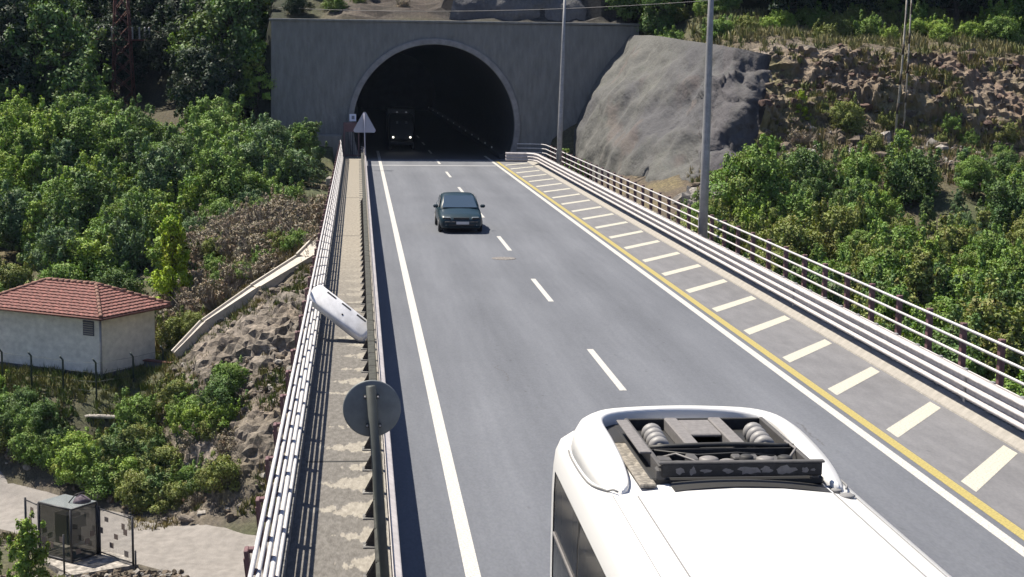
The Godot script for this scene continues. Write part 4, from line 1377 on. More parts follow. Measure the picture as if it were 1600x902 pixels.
	for q in stn:
		var ox := absf(q[0]) + 0.012
		var ry := 3.165 - 0.075 * smoothstep(1.0, 1.13, ox) if ox > 1.0 else 3.2
		if q[1] > 0.7: edge.append(Vector3(signf(q[0]) * ox, ry + 0.004, q[1]))
		if q[1] > 0.7 and q[0] < 0 and q[1] < 0.9:
			part("fairing_seal", tube_mesh(edge, 0.009, 6), M.seal, t)
			edge = []
	part("fairing_seal", tube_mesh(edge, 0.009, 6), M.seal, t)
	# cooling unit
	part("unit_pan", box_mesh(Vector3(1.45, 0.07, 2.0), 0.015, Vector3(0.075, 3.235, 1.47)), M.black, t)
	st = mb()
	var sheet_rows := []  # thin black sheet laid over the roof in front of the unit
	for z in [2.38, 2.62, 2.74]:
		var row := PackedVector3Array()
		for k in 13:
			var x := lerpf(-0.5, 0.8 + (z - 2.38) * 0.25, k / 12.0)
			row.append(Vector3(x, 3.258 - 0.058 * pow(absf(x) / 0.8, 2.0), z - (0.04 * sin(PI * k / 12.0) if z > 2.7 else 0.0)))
		sheet_rows.append(row)
	loft(st, sheet_rows, false)
	part("dark_roof_sheet", done(st), M.black, t)
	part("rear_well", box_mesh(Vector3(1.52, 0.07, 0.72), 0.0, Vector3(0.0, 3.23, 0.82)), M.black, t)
	var u := part("side_rail", box_mesh(Vector3(0.04, 0.14, 1.75), 0.01, Vector3(-0.56, 3.31, 1.58)), M.ac_mid, t)
	part("flange", box_mesh(Vector3(0.1, 0.018, 1.22), 0.004, Vector3(-0.62, 3.385, 1.45)), M.ac_grey, u)
	part("skirt", box_mesh(Vector3(0.14, 0.03, 1.5), 0.01, Vector3(-0.69, 3.245, 1.86)), M.skirt, u)
	part("side_rail", box_mesh(Vector3(0.04, 0.14, 1.75), 0.01, Vector3(0.71, 3.31, 1.58)), M.ac_mid, t)
	part("rear_rail", box_mesh(Vector3(1.24, 0.13, 0.03), 0.008, Vector3(0.07, 3.31, 0.72)), M.ac_dark, t)
	for x in [-0.15, 0.26]:
		part("duct_bar", box_mesh(Vector3(0.12, 0.12, 1.04), 0.012, Vector3(x, 3.325, 1.25)), M.ac_grey, t)
	part("duct_cover", box_mesh(Vector3(0.29, 0.03, 0.58), 0.01, Vector3(0.055, 3.355, 1.05)), M.ac_grey, t)
	part("duct_opening", box_mesh(Vector3(0.29, 0.03, 0.4), 0.008, Vector3(0.055, 3.28, 1.54)), M.dark_slot, t)
	for s in [-1.0, 1.0]:
		st = mb(true)
		var x := -0.41 if s < 0 else 0.52
		var hose := []
		for k in 5: hose.append(Vector3(0.03 * sin(k * 0.8), 0, -0.36 + k * 0.18))
		var h := part("ribbed_hose", tube_mesh(hose, 0.05, 12), M.black, t, Vector3(x, 3.33, 1.38), Basis(Vector3.UP, -0.06))
		for k in 4:
			st = mb(true)
			var ring := []
			for e in 11:
				var a := PI * e / 10.0
				ring.append(Vector2(0.05 + 0.045 * sin(a), -0.055 * cos(a)))
			lathe(st, ring, 20)
			part("hose_rib", done(st), M.hose, h, Vector3(0, 0, -0.25 + 0.17 * k), Basis(Vector3.RIGHT, PI / 2))
	var arc := []
	for k in 9:
		var a := k / 8.0
		arc.append(Vector3(lerpf(-0.55, 0.71, a), 3.375 + 0.02 * sin(PI * a), 1.84))
	part("cross_beam", tube_mesh(arc, 0.022, 8), M.black, t)
	part("divider", box_mesh(Vector3(1.22, 0.12, 0.025), 0.005, Vector3(0.075, 3.31, 1.86)), M.ac_dark, t)
	for q in [[-0.36, 0.085, 0.05, 2], [-0.1, 0.11, 0.085, 1], [0.06, 0.1, 0.06, 1], [0.22, 0.08, 0.1, 2], [0.38, 0.1, 0.08, 1], [0.55, 0.085, 0.09, 2]]:
		st = mb(true)
		lathe(st, [Vector2(0, 0.0), Vector2(q[1] * 0.75, 0.0), Vector2(q[1] * 0.75, q[2]), Vector2(q[1] * 0.5, q[2] + 0.012), Vector2(0, q[2] + 0.012)], 16)
		part("fan_motor", done(st), M.ac_grey if q[3] == 1 else M.ac_dark, t, Vector3(q[0], 3.27, 2.16))
	for q in [[-0.46, 0.12, 0.08, 0.16], [-0.22, 0.09, 0.1, 0.2], [0.16, 0.08, 0.11, 0.14], [0.31, 0.07, 0.1, 0.2], [0.48, 0.1, 0.06, 0.18]]:
		part("junction_box", box_mesh(Vector3(q[1], q[2], q[3]), 0.012, Vector3(q[0], 3.3, 2.06)), M.ac_mid, t)
	part("cable", tube_mesh([Vector3(-0.5, 3.31, 1.95), Vector3(-0.36, 3.37, 2.05), Vector3(-0.24, 3.35, 2.2), Vector3(-0.12, 3.3, 2.28)], 0.01, 6), M.ac_grey, t)
	part("cable", tube_mesh([Vector3(0.66, 3.4, 1.75), Vector3(0.7, 3.38, 1.95), Vector3(0.6, 3.33, 2.1), Vector3(0.46, 3.3, 2.2)], 0.012, 6), M.ac_grey, t)
	part("cable", tube_mesh([Vector3(-0.52, 3.37, 1.92), Vector3(-0.16, 3.34, 1.98), Vector3(0.18, 3.36, 2.0), Vector3(0.5, 3.33, 2.0)], 0.009, 6), M.black, t)
	var fp := part("front_panel", box_mesh(Vector3(1.34, 0.115, 0.03), 0.01, Vector3(0.1, 3.345, 2.5)), M.ac_dark, t)
	part("lip", box_mesh(Vector3(1.38, 0.02, 0.06), 0.006, Vector3(0.1, 3.405, 2.485)), M.ac_mid, fp)
	for q in [[-0.42, 0.07, 0.04], [-0.31, 0.05, 0.055], [-0.2, 0.08, 0.03], [-0.02, 0.07, 0.03], [0.16, 0.17, 0.06], [0.3, 0.08, 0.05], [0.46, 0.16, 0.055], [0.62, 0.05, 0.05], [0.69, 0.04, 0.02]]:
		st = mb()
		var pts := []
		for k in 13:
			var a := TAU * k / 13
			pts.append(Vector3(q[0] + cos(a) * q[1] * rng.randf_range(0.35, 0.75), 3.34 + sin(a) * q[2] * rng.randf_range(0.3, 0.85), 2.517))
		var mid := Vector3(q[0], 3.34, 2.517)
		for k in 13: tri(st, mid, pts[k], pts[(k + 1) % 13])
		part("worn_patch", done(st), M.ac_grey, fp)
	for x in [-0.56, 0.72]:
		part("bracket", box_mesh(Vector3(0.08, 0.1, 0.12), 0.015, Vector3(x, 3.3, 2.42)), M.ac_mid, t)
	for q in [[0.86, 2.62, 0.05], [0.9, 2.78, 0.07], [0.83, 2.52, 0.04], [-0.66, 2.55, 0.05]]:
		st = mb(true)
		lathe(st, [Vector2(q[2], 0), Vector2(q[2] * 0.8, 0.012), Vector2(0, 0.016)], 9)
		part("sealant_dab", done(st), M.seal, t, Vector3(q[0], 3.19, q[1]))

# ------------------------------------------------------------------ lower ground: house, kiosk, chute
func roof_slope(st: SurfaceTool, ea: Vector3, eb: Vector3, ra: Vector3, rb: Vector3, courses: int) -> void:
	var nrm := (eb - ea).cross(ra - ea).normalized()
	if nrm.y < 0: nrm = -nrm
	for k in courses:
		var t0 := float(k) / courses
		var t1 := float(k + 1) / courses
		var a0 := ea.lerp(ra, t0); var b0 := eb.lerp(rb, t0)
		var a1 := ea.lerp(ra, t1); var b1 := eb.lerp(rb, t1)
		var along := (eb - ea).normalized()
		var s0 := (a0 - ea).dot(along); var e0 := (b0 - ea).dot(along)
		var s1 := (a1 - ea).dot(along); var e1 := (b1 - ea).dot(along)
		var upd := (a1 - a0) - along * (s1 - s0)
		var base := ea + (ra - ea) * t0 - along * (((ra - ea) * t0).dot(along))
		var step := 0.07
		var n := int(ceil((e0 - s0) / step))
		for i in n:
			var u0 := s0 + step * i
			var u1 := minf(u0 + step, e0)
			var f := func(u: float, top: bool) -> Vector3:
				var uu := clampf(u, s1, e1) if top else u
				var rip := 0.028 * absf(sin(uu / 0.28 * PI))
				return base + along * uu + (upd if top else Vector3.ZERO) + nrm * (rip + (0.0 if top else 0.045))
			var p0: Vector3 = f.call(u0, false); var p1: Vector3 = f.call(u1, false)
			quad(st, p0, p1, f.call(u1, true), f.call(u0, true))
			quad(st, p0 - nrm * 0.05, p1 - nrm * 0.05, p1, p0)

func build_house() -> void:
	var c := Vector3(-11.0, 0, -69.2)
	var u := Vector3(-0.84, 0, -0.54).normalized()
	var v := Vector3(0.54, 0, -0.84).normalized()
	var org := Vector3(-13.5, -7.65, -73)
	var t := thing("house", "small pale plastered house with a red tiled hip roof below the bridge", "house", org)
	var P := func(a: float, b: float, y: float) -> Vector3: return c + u * a + v * b + Vector3(0, y, 0) - org
	var wall := func(a0: float, b0: float, a1: float, b1: float, y0: float, y1: float) -> ArrayMesh:
		var st := mb()
		loft(st, [PackedVector3Array([P.call(a0, b0, y0), P.call(a1, b0, y0), P.call(a1, b1, y0), P.call(a0, b1, y0)]), PackedVector3Array([P.call(a0, b0, y1), P.call(a1, b0, y1), P.call(a1, b1, y1), P.call(a0, b1, y1)])])
		return done(st)
	part("wall", wall.call(0.5, 0.5, 7.0, 4.1, -7.0, -4.4), M.plaster, t)
	part("plinth", wall.call(0.47, 0.47, 7.03, 4.13, -8.4, -6.99), M.plaster_low, t)
	part("eave_board", wall.call(0.0, 0.0, 7.5, 4.6, -4.5, -4.39), M.ridge, t)
	var e := [P.call(0, 0, -4.4), P.call(7.5, 0, -4.4), P.call(7.5, 4.6, -4.4), P.call(0, 4.6, -4.4)]
	var r0: Vector3 = P.call(2.3, 2.3, -3.38)
	var r1: Vector3 = P.call(5.2, 2.3, -3.38)
	var st := mb()
	roof_slope(st, e[1], e[0], r1, r0, 11)
	roof_slope(st, e[0], e[3], r0, r0, 11)
	roof_slope(st, e[3], e[2], r0, r1, 11)
	roof_slope(st, e[2], e[1], r1, r1, 11)
	var roof := part("roof", done(st), M.roof, t)
	for q in [[e[0], r0], [e[1], r1], [e[2], r1], [e[3], r0], [r0, r1]]:
		var a: Vector3 = q[0]; var b: Vector3 = q[1]
		var n := int(a.distance_to(b) / 0.34)
		for k in n:
			part("ridge_tile", tube_mesh([a.lerp(b, float(k) / n) + Vector3(0, 0.05, 0), a.lerp(b, (k + 1.08) / n) + Vector3(0, 0.035, 0)], [0.1, 0.08], 8), M.ridge, roof)
	part("vent_pipe", box_mesh(Vector3(0.5, 0.06, 0.3), 0.02), M.roof, roof, P.call(1.6, 3.1, -3.66), Basis(Vector3.UP, 0.5) * Basis(Vector3.RIGHT, -0.3))
	var bs := Basis(-u, Vector3.UP, -v)
	var w := part("window", box_mesh(Vector3(0.62, 0.66, 0.05), 0.01), M.plaster_low, t, P.call(1.15, 0.49, -5.0), bs)
	for k in 6:
		part("slat", box_mesh(Vector3(0.54, 0.05, 0.03), 0.004), M.shutter, w, Vector3(0, -0.25 + 0.1 * k, 0.035), Basis(Vector3.RIGHT, 0.5))
	part("downpipe", tube_mesh([P.call(0.4, 0.4, -4.5), P.call(0.44, 0.44, -8.0)], 0.05, 8), M.galv_dull, t)
	part("gutter", tube_mesh([P.call(7.5, -0.04, -4.46), P.call(-0.04, -0.04, -4.46), P.call(-0.04, 4.6, -4.46)], 0.055, 8), M.rust, t)
	# wire fence along the two visible sides
	var f := thing("wire_fence", "thin wire fence on dark posts in front of the pale house", "fence", Vector3(-12, -7.7, -69))
	var tops := []
	for q in [[8.0, -1.2], [6.3, -1.2], [4.6, -1.2], [2.9, -1.2], [1.1, -1.2], [-0.55, -1.0], [-0.95, 0.9], [-0.95, 2.9], [-0.95, 4.6]]:
		var g: Vector3 = c + u * q[0] + v * q[1]
		g.y = -7.75
		var pst := part("post", tube_mesh([Vector3(0, -0.5, 0), Vector3(0, 1.62, 0), Vector3(-0.1, 1.8, 0.1)], 0.042, 7), M.fence_green, f, g - Vector3(-12, -7.7, -69))
		tops.append(g - Vector3(-12, -7.7, -69))
	for h in [0.4, 0.8, 1.2, 1.6]:
		var line := []
		for p in tops: line.append(p + Vector3(0, h, 0.03))
		part("wire", tube_mesh(line, 0.006, 4), M.fence_green, f)

func build_kiosk() -> void:
	var y0 := -11.5
	var l := Vector3(-0.78, 0, -0.62)
	var r := Vector3(0.62, 0, -0.78)
	var cn := Vector3(-10.36, y0, -57.35)
	var slab := thing("concrete_slab", "pale concrete base slab under the glass-walled box", "base slab", Vector3(-10.2, y0 - 0.12, -57.8))
	var st := mb()
	var o := Vector3(-10.2, y0 - 0.12, -57.8)
	var ring := func(y: float) -> PackedVector3Array:
		return PackedVector3Array([Vector3(-12.7, y, -59.3) - o, Vector3(-10.1, y, -56.0) - o, Vector3(-7.95, y, -57.1) - o, Vector3(-9.7, y, -60.3) - o])
	loft(st, [ring.call(y0 - 0.5), ring.call(y0 - 0.02)])
	part("slab", done(st), M.rock_pale, slab)
	var k := thing("glass_box", "dark-framed box with tinted glass walls and a flat glass roof on the concrete base", "kiosk", cn)
	var W := 1.7
	var D := 1.25
	var H := 1.98
	var corner := [Vector3.ZERO, l * W, l * W + r * D, r * D]
	for p in corner:
		part("corner_post", tube_mesh([p, p + Vector3(0, H, 0)], 0.045, 6), M.dark_steel, k)
	for i in 4:
		var a: Vector3 = corner[i]; var b: Vector3 = corner[(i + 1) % 4]
		for h in [0.04, H]:
			part("frame_rail", tube_mesh([a + Vector3(0, h, 0), b + Vector3(0, h, 0)], 0.04, 6), M.dark_steel, k)
		st = mb()
		var inw := Vector3(0, 0, 0)
		quad(st, a + Vector3(0, 0.08, 0), b + Vector3(0, 0.08, 0), b + Vector3(0, H - 0.04, 0), a + Vector3(0, H - 0.04, 0))
		var pn := part("glass_wall", done(st), M.kiosk_glass, k)
		var outn := ((a + b) * 0.5 - (l * W + r * D) * 0.5).normalized()
		var bs := Basis((b - a).normalized(), Vector3.UP, outn)
		for q in ([[0.3, 0.78], [0.62, 0.5], [0.86, 0.62]] if i == 0 else [[0.2, 0.86], [0.75, 0.35], [0.4, 0.62]]):
			part("printed_square", box_mesh(Vector3(0.2, 0.2, 0.008)), M.print_brown, pn, a.lerp(b, q[0]) + Vector3(0, q[1], 0) + outn * 0.01, bs)
	st = mb()
	quad(st, corner[0] + Vector3(0, H + 0.04, 0), corner[1] + Vector3(0, H + 0.04, 0), corner[2] + Vector3(0, H + 0.04, 0), corner[3] + Vector3(0, H + 0.04, 0))
	part("roof_pane", done(st), glass(lin(0.3, 0.33, 0.34), 0.6), k)
	part("inner_cabinet", box_mesh(Vector3(0.75, 1.25, 0.6), 0.02), M.dark_steel, k, l * 0.95 + r * 0.7 + Vector3(0, 0.95, 0), Basis(-l, Vector3.UP, -r))
	part("inner_screen", box_mesh(Vector3(0.7, 0.45, 0.03), 0.01), M.shutter, k, l * 0.25 + r * 0.6 + Vector3(0, 1.35, 0), Basis(r, Vector3.UP, -l))
	part("inner_ledge", box_mesh(Vector3(0.9, 0.1, 0.9), 0.01), M.plaster, k, l * 0.9 + r * 0.6 + Vector3(0, 0.4, 0), Basis(-l, Vector3.UP, -r))
	# cloth bundle on the roof
	st = mb(true)
	var bun := []
	for q in [[-0.32, 0.03, 0.05], [-0.22, 0.14, 0.13], [-0.05, 0.19, 0.2], [0.12, 0.17, 0.16], [0.28, 0.09, 0.07], [0.34, 0.02, 0.03]]:
		var rr := PackedVector3Array()
		for j in 12:
			var a := TAU * j / 12
			rr.append(Vector3(q[0], maxf(0.0, sin(a) * q[2] * 1.4 * (1.0 + 0.15 * sin(j * 2.3))), cos(a) * q[1] * 1.4))
		bun.append(rr)
	loft(st, bun)
	var b2 := thing("cloth_bundle", "crumpled mauve cloth bundle lying on the flat glass roof", "bundle", cn + l * 0.35 + r * 0.85 + Vector3(0, H + 0.05, 0))
	part("bundle", done(st), mat(lin(0.2, 0.16, 0.2), 0.9, 0, T.strong, 1.5), b2, Vector3.ZERO, Basis(Vector3.UP, 0.5))
	part("strap", tube_mesh([Vector3(-0.45, 0.0, 0.1), Vector3(-0.2, 0.3, 0.06), Vector3(0.08, 0.36, 0), Vector3(0.3, 0.2, -0.04)], 0.022, 6), M.black, b2)
	# glass fence panels with printed squares
	var defs := [
		["glass_fence", "clear glass fence panel with small printed squares to the right of the glass-walled box", Vector3(-9.5, y0, -58.3), Vector3(-8.1, y0, -56.85), 1.75, [[0.22, 1.42], [0.72, 1.35], [0.78, 1.16], [0.5, 0.88], [0.36, 0.5], [0.8, 0.36], [0.05, 0.95]]],
		["glass_fence", "narrow clear glass fence panel against the left side of the glass-walled box", Vector3(-12.35, y0, -59.3), Vector3(-11.72, y0, -58.5), 1.85, [[0.5, 1.55], [0.35, 1.15], [0.6, 0.8], [0.4, 0.4]]],
	]
	for d in defs:
		var a: Vector3 = d[2]; var b: Vector3 = d[3]
		var f := thing(d[0], d[1], "glass fence", a)
		var along := (b - a).normalized()
		for p in [Vector3.ZERO, b - a]:
			part("post", tube_mesh([p, p + Vector3(0, d[4] + 0.08, 0)], 0.045, 6), M.dark_steel, f)
		for h in [0.1, d[4]]:
			part("rail", tube_mesh([Vector3(0, h, 0), b - a + Vector3(0, h, 0)], 0.025, 6), M.dark_steel, f)
		st = mb()
		quad(st, Vector3(0, 0.1, 0), b - a + Vector3(0, 0.1, 0), b - a + Vector3(0, d[4], 0), Vector3(0, d[4], 0))
		part("pane", done(st), M.clear_glass, f)
		var bs := Basis(along, Vector3.UP, along.cross(Vector3.UP))
		for q in d[5]:
			part("printed_square", box_mesh(Vector3(0.19 + 0.08 * fmod(q[0] * 7.0, 1.0), 0.17 + 0.07 * fmod(q[1] * 5.0, 1.0), 0.008)), M.print_grey if fmod(q[0] * 10, 2.0) < 1.0 else M.print_brown, f, (b - a) * q[0] + Vector3(0, q[1], 0), bs)
	var i := 0
	for q in [[-10.42, -56.2, 1.4], [-11.75, -57.4, 1.5], [-13.7, -60.6, 1.7], [-8.0, -56.75, 0.6]]:
		var lab: String = ["thin dark steel post at the front corner of the concrete base", "thin dark steel post at the left edge of the concrete base", "thin dark steel post behind the young leafy tree", "short dark steel stub at the right corner of the concrete base"][i]
		single("steel_post", tube_mesh([Vector3(0, -0.4, 0), Vector3(0, q[2], 0)], 0.035, 7), M.dark_steel, lab, "post", Vector3(q[0], y0, q[1]), "posts round the concrete base")
		i += 1

func build_chute() -> void:
	var c := thing("drain_chute", "pale concrete drain chute running down the bank from the bridge towards the house", "drain chute", Vector3(-4.6, -3.9, -72))
	var o := Vector3(-4.6, -3.9, -72)
	var path := [Vector3(-1.5, -1.55, -75.2), Vector3(-2.4, -2.3, -73.9), Vector3(-4.6, -3.5, -72.2), Vector3(-6.8, -4.9, -71.1), Vector3(-8.05, -6.15, -70.3)]
	var wid := [0.62, 0.56, 0.42, 0.27, 0.2]
	for k in 4:
		var a: Vector3 = path[k] - o; var b: Vector3 = path[k + 1] - o
		var d := (b - a).normalized()
		var s := d.cross(Vector3.UP).normalized()
		var up := s.cross(d)
		var st := mb()
		var rings := []
		for e in [[a + d * 0.02, wid[k]], [b - d * 0.02, wid[k + 1]]]:
			var p: Vector3 = e[0]; var w: float = e[1]
			rings.append(PackedVector3Array([p - s * w - up * 0.4, p - s * w + up * 0.12, p - s * (w - 0.09) + up * 0.12, p - s * (w - 0.12) + up * 0.02, p + s * (w - 0.12) + up * 0.02, p + s * (w - 0.09) + up * 0.12, p + s * w + up * 0.12, p + s * w - up * 0.4]))
		loft(st, rings)
		part("channel_segment", done(st), M.chute, c)
	var w := thing("low_wall", "low dark concrete wall at the foot of the drain chute behind the house fence", "wall", Vector3(-8.6, -7.3, -70.8))
	part("wall_block", box_mesh(Vector3(1.9, 1.3, 0.25), 0.02), M.plaster_low, w, Vector3.ZERO, Basis(Vector3.UP, -0.5))
	part("coping", box_mesh(Vector3(1.98, 0.07, 0.33), 0.015), M.rust, w, Vector3(0, 0.685, 0), Basis(Vector3.UP, -0.5))
	var i := 0
	for q in [[-1.75, -0.55, -97.8, 0.35, 0.5, 1.6], [-2.1, -1.75, -86.0, 0.35, 0.6, 2.6]]:
		single("concrete_kerb_block", box_mesh(Vector3(q[3], q[4], q[5]), 0.05), M.kerb, ["short pale concrete block outside the parapet among the green shrubs", "longer pale concrete block outside the parapet above the dry scrub"][i], "concrete block", Vector3(q[0], q[1], q[2]), "pale blocks along the outside of the parapet")
		i += 1

func build_masts() -> void:
	# lattice pylon in the trees
	var base := Vector3(-17.35, height(-17.35, -122.0) - 0.3, -122.0)
	var t := thing("lattice_pylon", "reddish lattice power pylon standing among the dark trees", "pylon", base)
	var hgt := 12.0
	var leg := func(sx: float, sz: float, h: float) -> Vector3:
		var w := lerpf(0.78, 0.3, h / hgt)
		return Vector3(sx * w, h, sz * w)
	for q in [[-1, -1], [1, -1], [1, 1], [-1, 1]]:
		part("leg", tube_mesh([leg.call(q[0], q[1], 0.0), leg.call(q[0], q[1], hgt)], 0.06, 5), M.rust, t)
	for k in 10:
		var h0 := hgt * k / 10.0
		var h1 := hgt * (k + 1) / 10.0
		for q in [[-1, -1, 1, -1], [1, -1, 1, 1], [1, 1, -1, 1], [-1, 1, -1, -1]]:
			var st := mb()
			tube(st, [leg.call(q[0], q[1], h0), leg.call(q[2], q[3], h1)], 0.03, 4)
			tube(st, [leg.call(q[2], q[3], h0), leg.call(q[0], q[1], h1)], 0.03, 4)
			part("cross_brace", done(st), M.rust, t)
	var ya := 5.0
	part("cross_arm", box_mesh(Vector3(3.8, 0.12, 0.25), 0.01, Vector3(0.1, ya, 0)), M.rust, t)
	for x in [-1.7, -1.3, -0.75, 0.75, 1.25, 1.65, 1.95]:
		var st := mb(true)
		var prof := []
		for k in 13: prof.append(Vector2(0.045 + 0.035 * (k % 2), 0.06 + k * 0.075))
		lathe(st, prof, 8)
		part("insulator", done(st), M.galv_dull, t, Vector3(x, ya, 0))
	# twin pale poles on the scree
	var i := 0
	for q in [[30.05, -88.0, 0.06, 0.062], [30.8, -88.6, 0.02, 0.05]]:
		var y := height(q[0], q[1]) - 0.4
		var p := thing("utility_pole", ["taller pale mottled power pole with dark bands in front of the rock face", "thinner pale power pole just right of the taller mottled one"][i], "utility pole", Vector3(q[0], y, q[1]), "pale power poles on the rocky bank")
		part("shaft", tube_mesh([Vector3.ZERO, Vector3(q[2] * 5.0, 5.5, 0), Vector3(q[2] * 8, 11.5, 0)], [q[3], q[3] * 0.9, q[3] * 0.8], 9), M.pole_white, p)
		for k in 6:
			var h := 1.3 + k * 1.65 + i * 0.5
			part("dark_band", tube_mesh([Vector3(q[2] * h * 0.85, h, 0), Vector3(q[2] * (h + 0.6) * 0.85, h + 0.6, 0)], q[3] * 1.12, 9), M.bark, p)
		part("cross_bar", box_mesh(Vector3(1.6, 0.1, 0.1), 0.01, Vector3(q[2] * 8, 10.9, 0)), M.dark_steel, p)
		i += 1
	var pts := []
	for k in 21:
		var a := k / 20.0
		pts.append(Vector3(-15.8, 11.2, -122).lerp(Vector3(30.3, 11.4, -88), a) + Vector3(0, -1.3 * 4.0 * a * (1.0 - a), 0))
	single("overhead_cable", tube_mesh(pts, 0.018, 4), M.wire, "thin overhead cable crossing above the tunnel portal", "cable")

# ------------------------------------------------------------------ planting
func tone_word(tone: String) -> String:
	return {"leaf_mid": "mid green", "leaf_fresh": "fresh light green", "leaf_deep": "deep green", "leaf_blue": "cool blue-green", "leaf_yellow": "yellow-green", "leaf_olive": "olive green", "leaf_shade": "shade-toned green", "leaf_dry": "dry brown"}[tone]

func fill(x0: float, x1: float, z0: float, z1: float, gap: float, keep: Callable, choose: Callable, where: String, group: String) -> void:
	var z := z0
	var odd := 0
	var made := {}
	while z > z1:
		var x := x0 + (gap * 0.5 if odd % 2 else 0.0)
		while x < x1:
			var px := x + rng.randf_range(-0.4, 0.4) * gap
			var pz := z + rng.randf_range(-0.4, 0.4) * gap
			x += gap
			# inside what the photograph could show, with a margin to each side
			if px > -pz * 0.416 + 4.5 or px < pz * 0.2237 - 5.0: continue
			if not keep.call(px, pz): continue
			var q: Array = choose.call(px, pz)
			var noun: String = {"tree": "tree", "slim": "slender tree", "forest": "tall tree", "bush": "shrub", "scrub": "thorny bush"}[q[0]]
			var called: String = {"tree": "leafy_tree", "slim": "slender_tree", "forest": "forest_tree", "bush": "shrub", "scrub": "dry_shrub"}[q[0]]
			var label := "%s %s %s" % [tone_word(q[2]), noun, where]
			var o := plant(q[0], rng.randi() % 8, px, pz, q[1], q[2], called, label, "shrub" if q[0] in ["bush", "scrub"] else "tree", group, q[3] if q.size() > 3 else 1.0, q[4] if q.size() > 4 else 0.15)
			if not made.has(label): made[label] = []
			made[label].append([px / -pz, o])
		z -= gap
		odd += 1
	# tell the alike ones apart by their order from left to right
	for label in made:
		var list: Array = made[label]
		if list.size() < 2: continue
		list.sort_custom(func(a, b): return a[0] < b[0])
		for k in list.size():
			var n := k + 1
			var suffix := "th"
			if n % 100 < 11 or n % 100 > 13:
				suffix = {1: "st", 2: "nd", 3: "rd"}.get(n % 10, "th")
			var which := "%d%s such from left" % [n, suffix]
			if n == 1: which = "leftmost such"
			if n == list.size(): which = "rightmost such"
			list[k][1].set_meta("label", "%s, %s" % [label, which])

func pick(list: Array) -> String:
	return list[rng.randi() % list.size()]

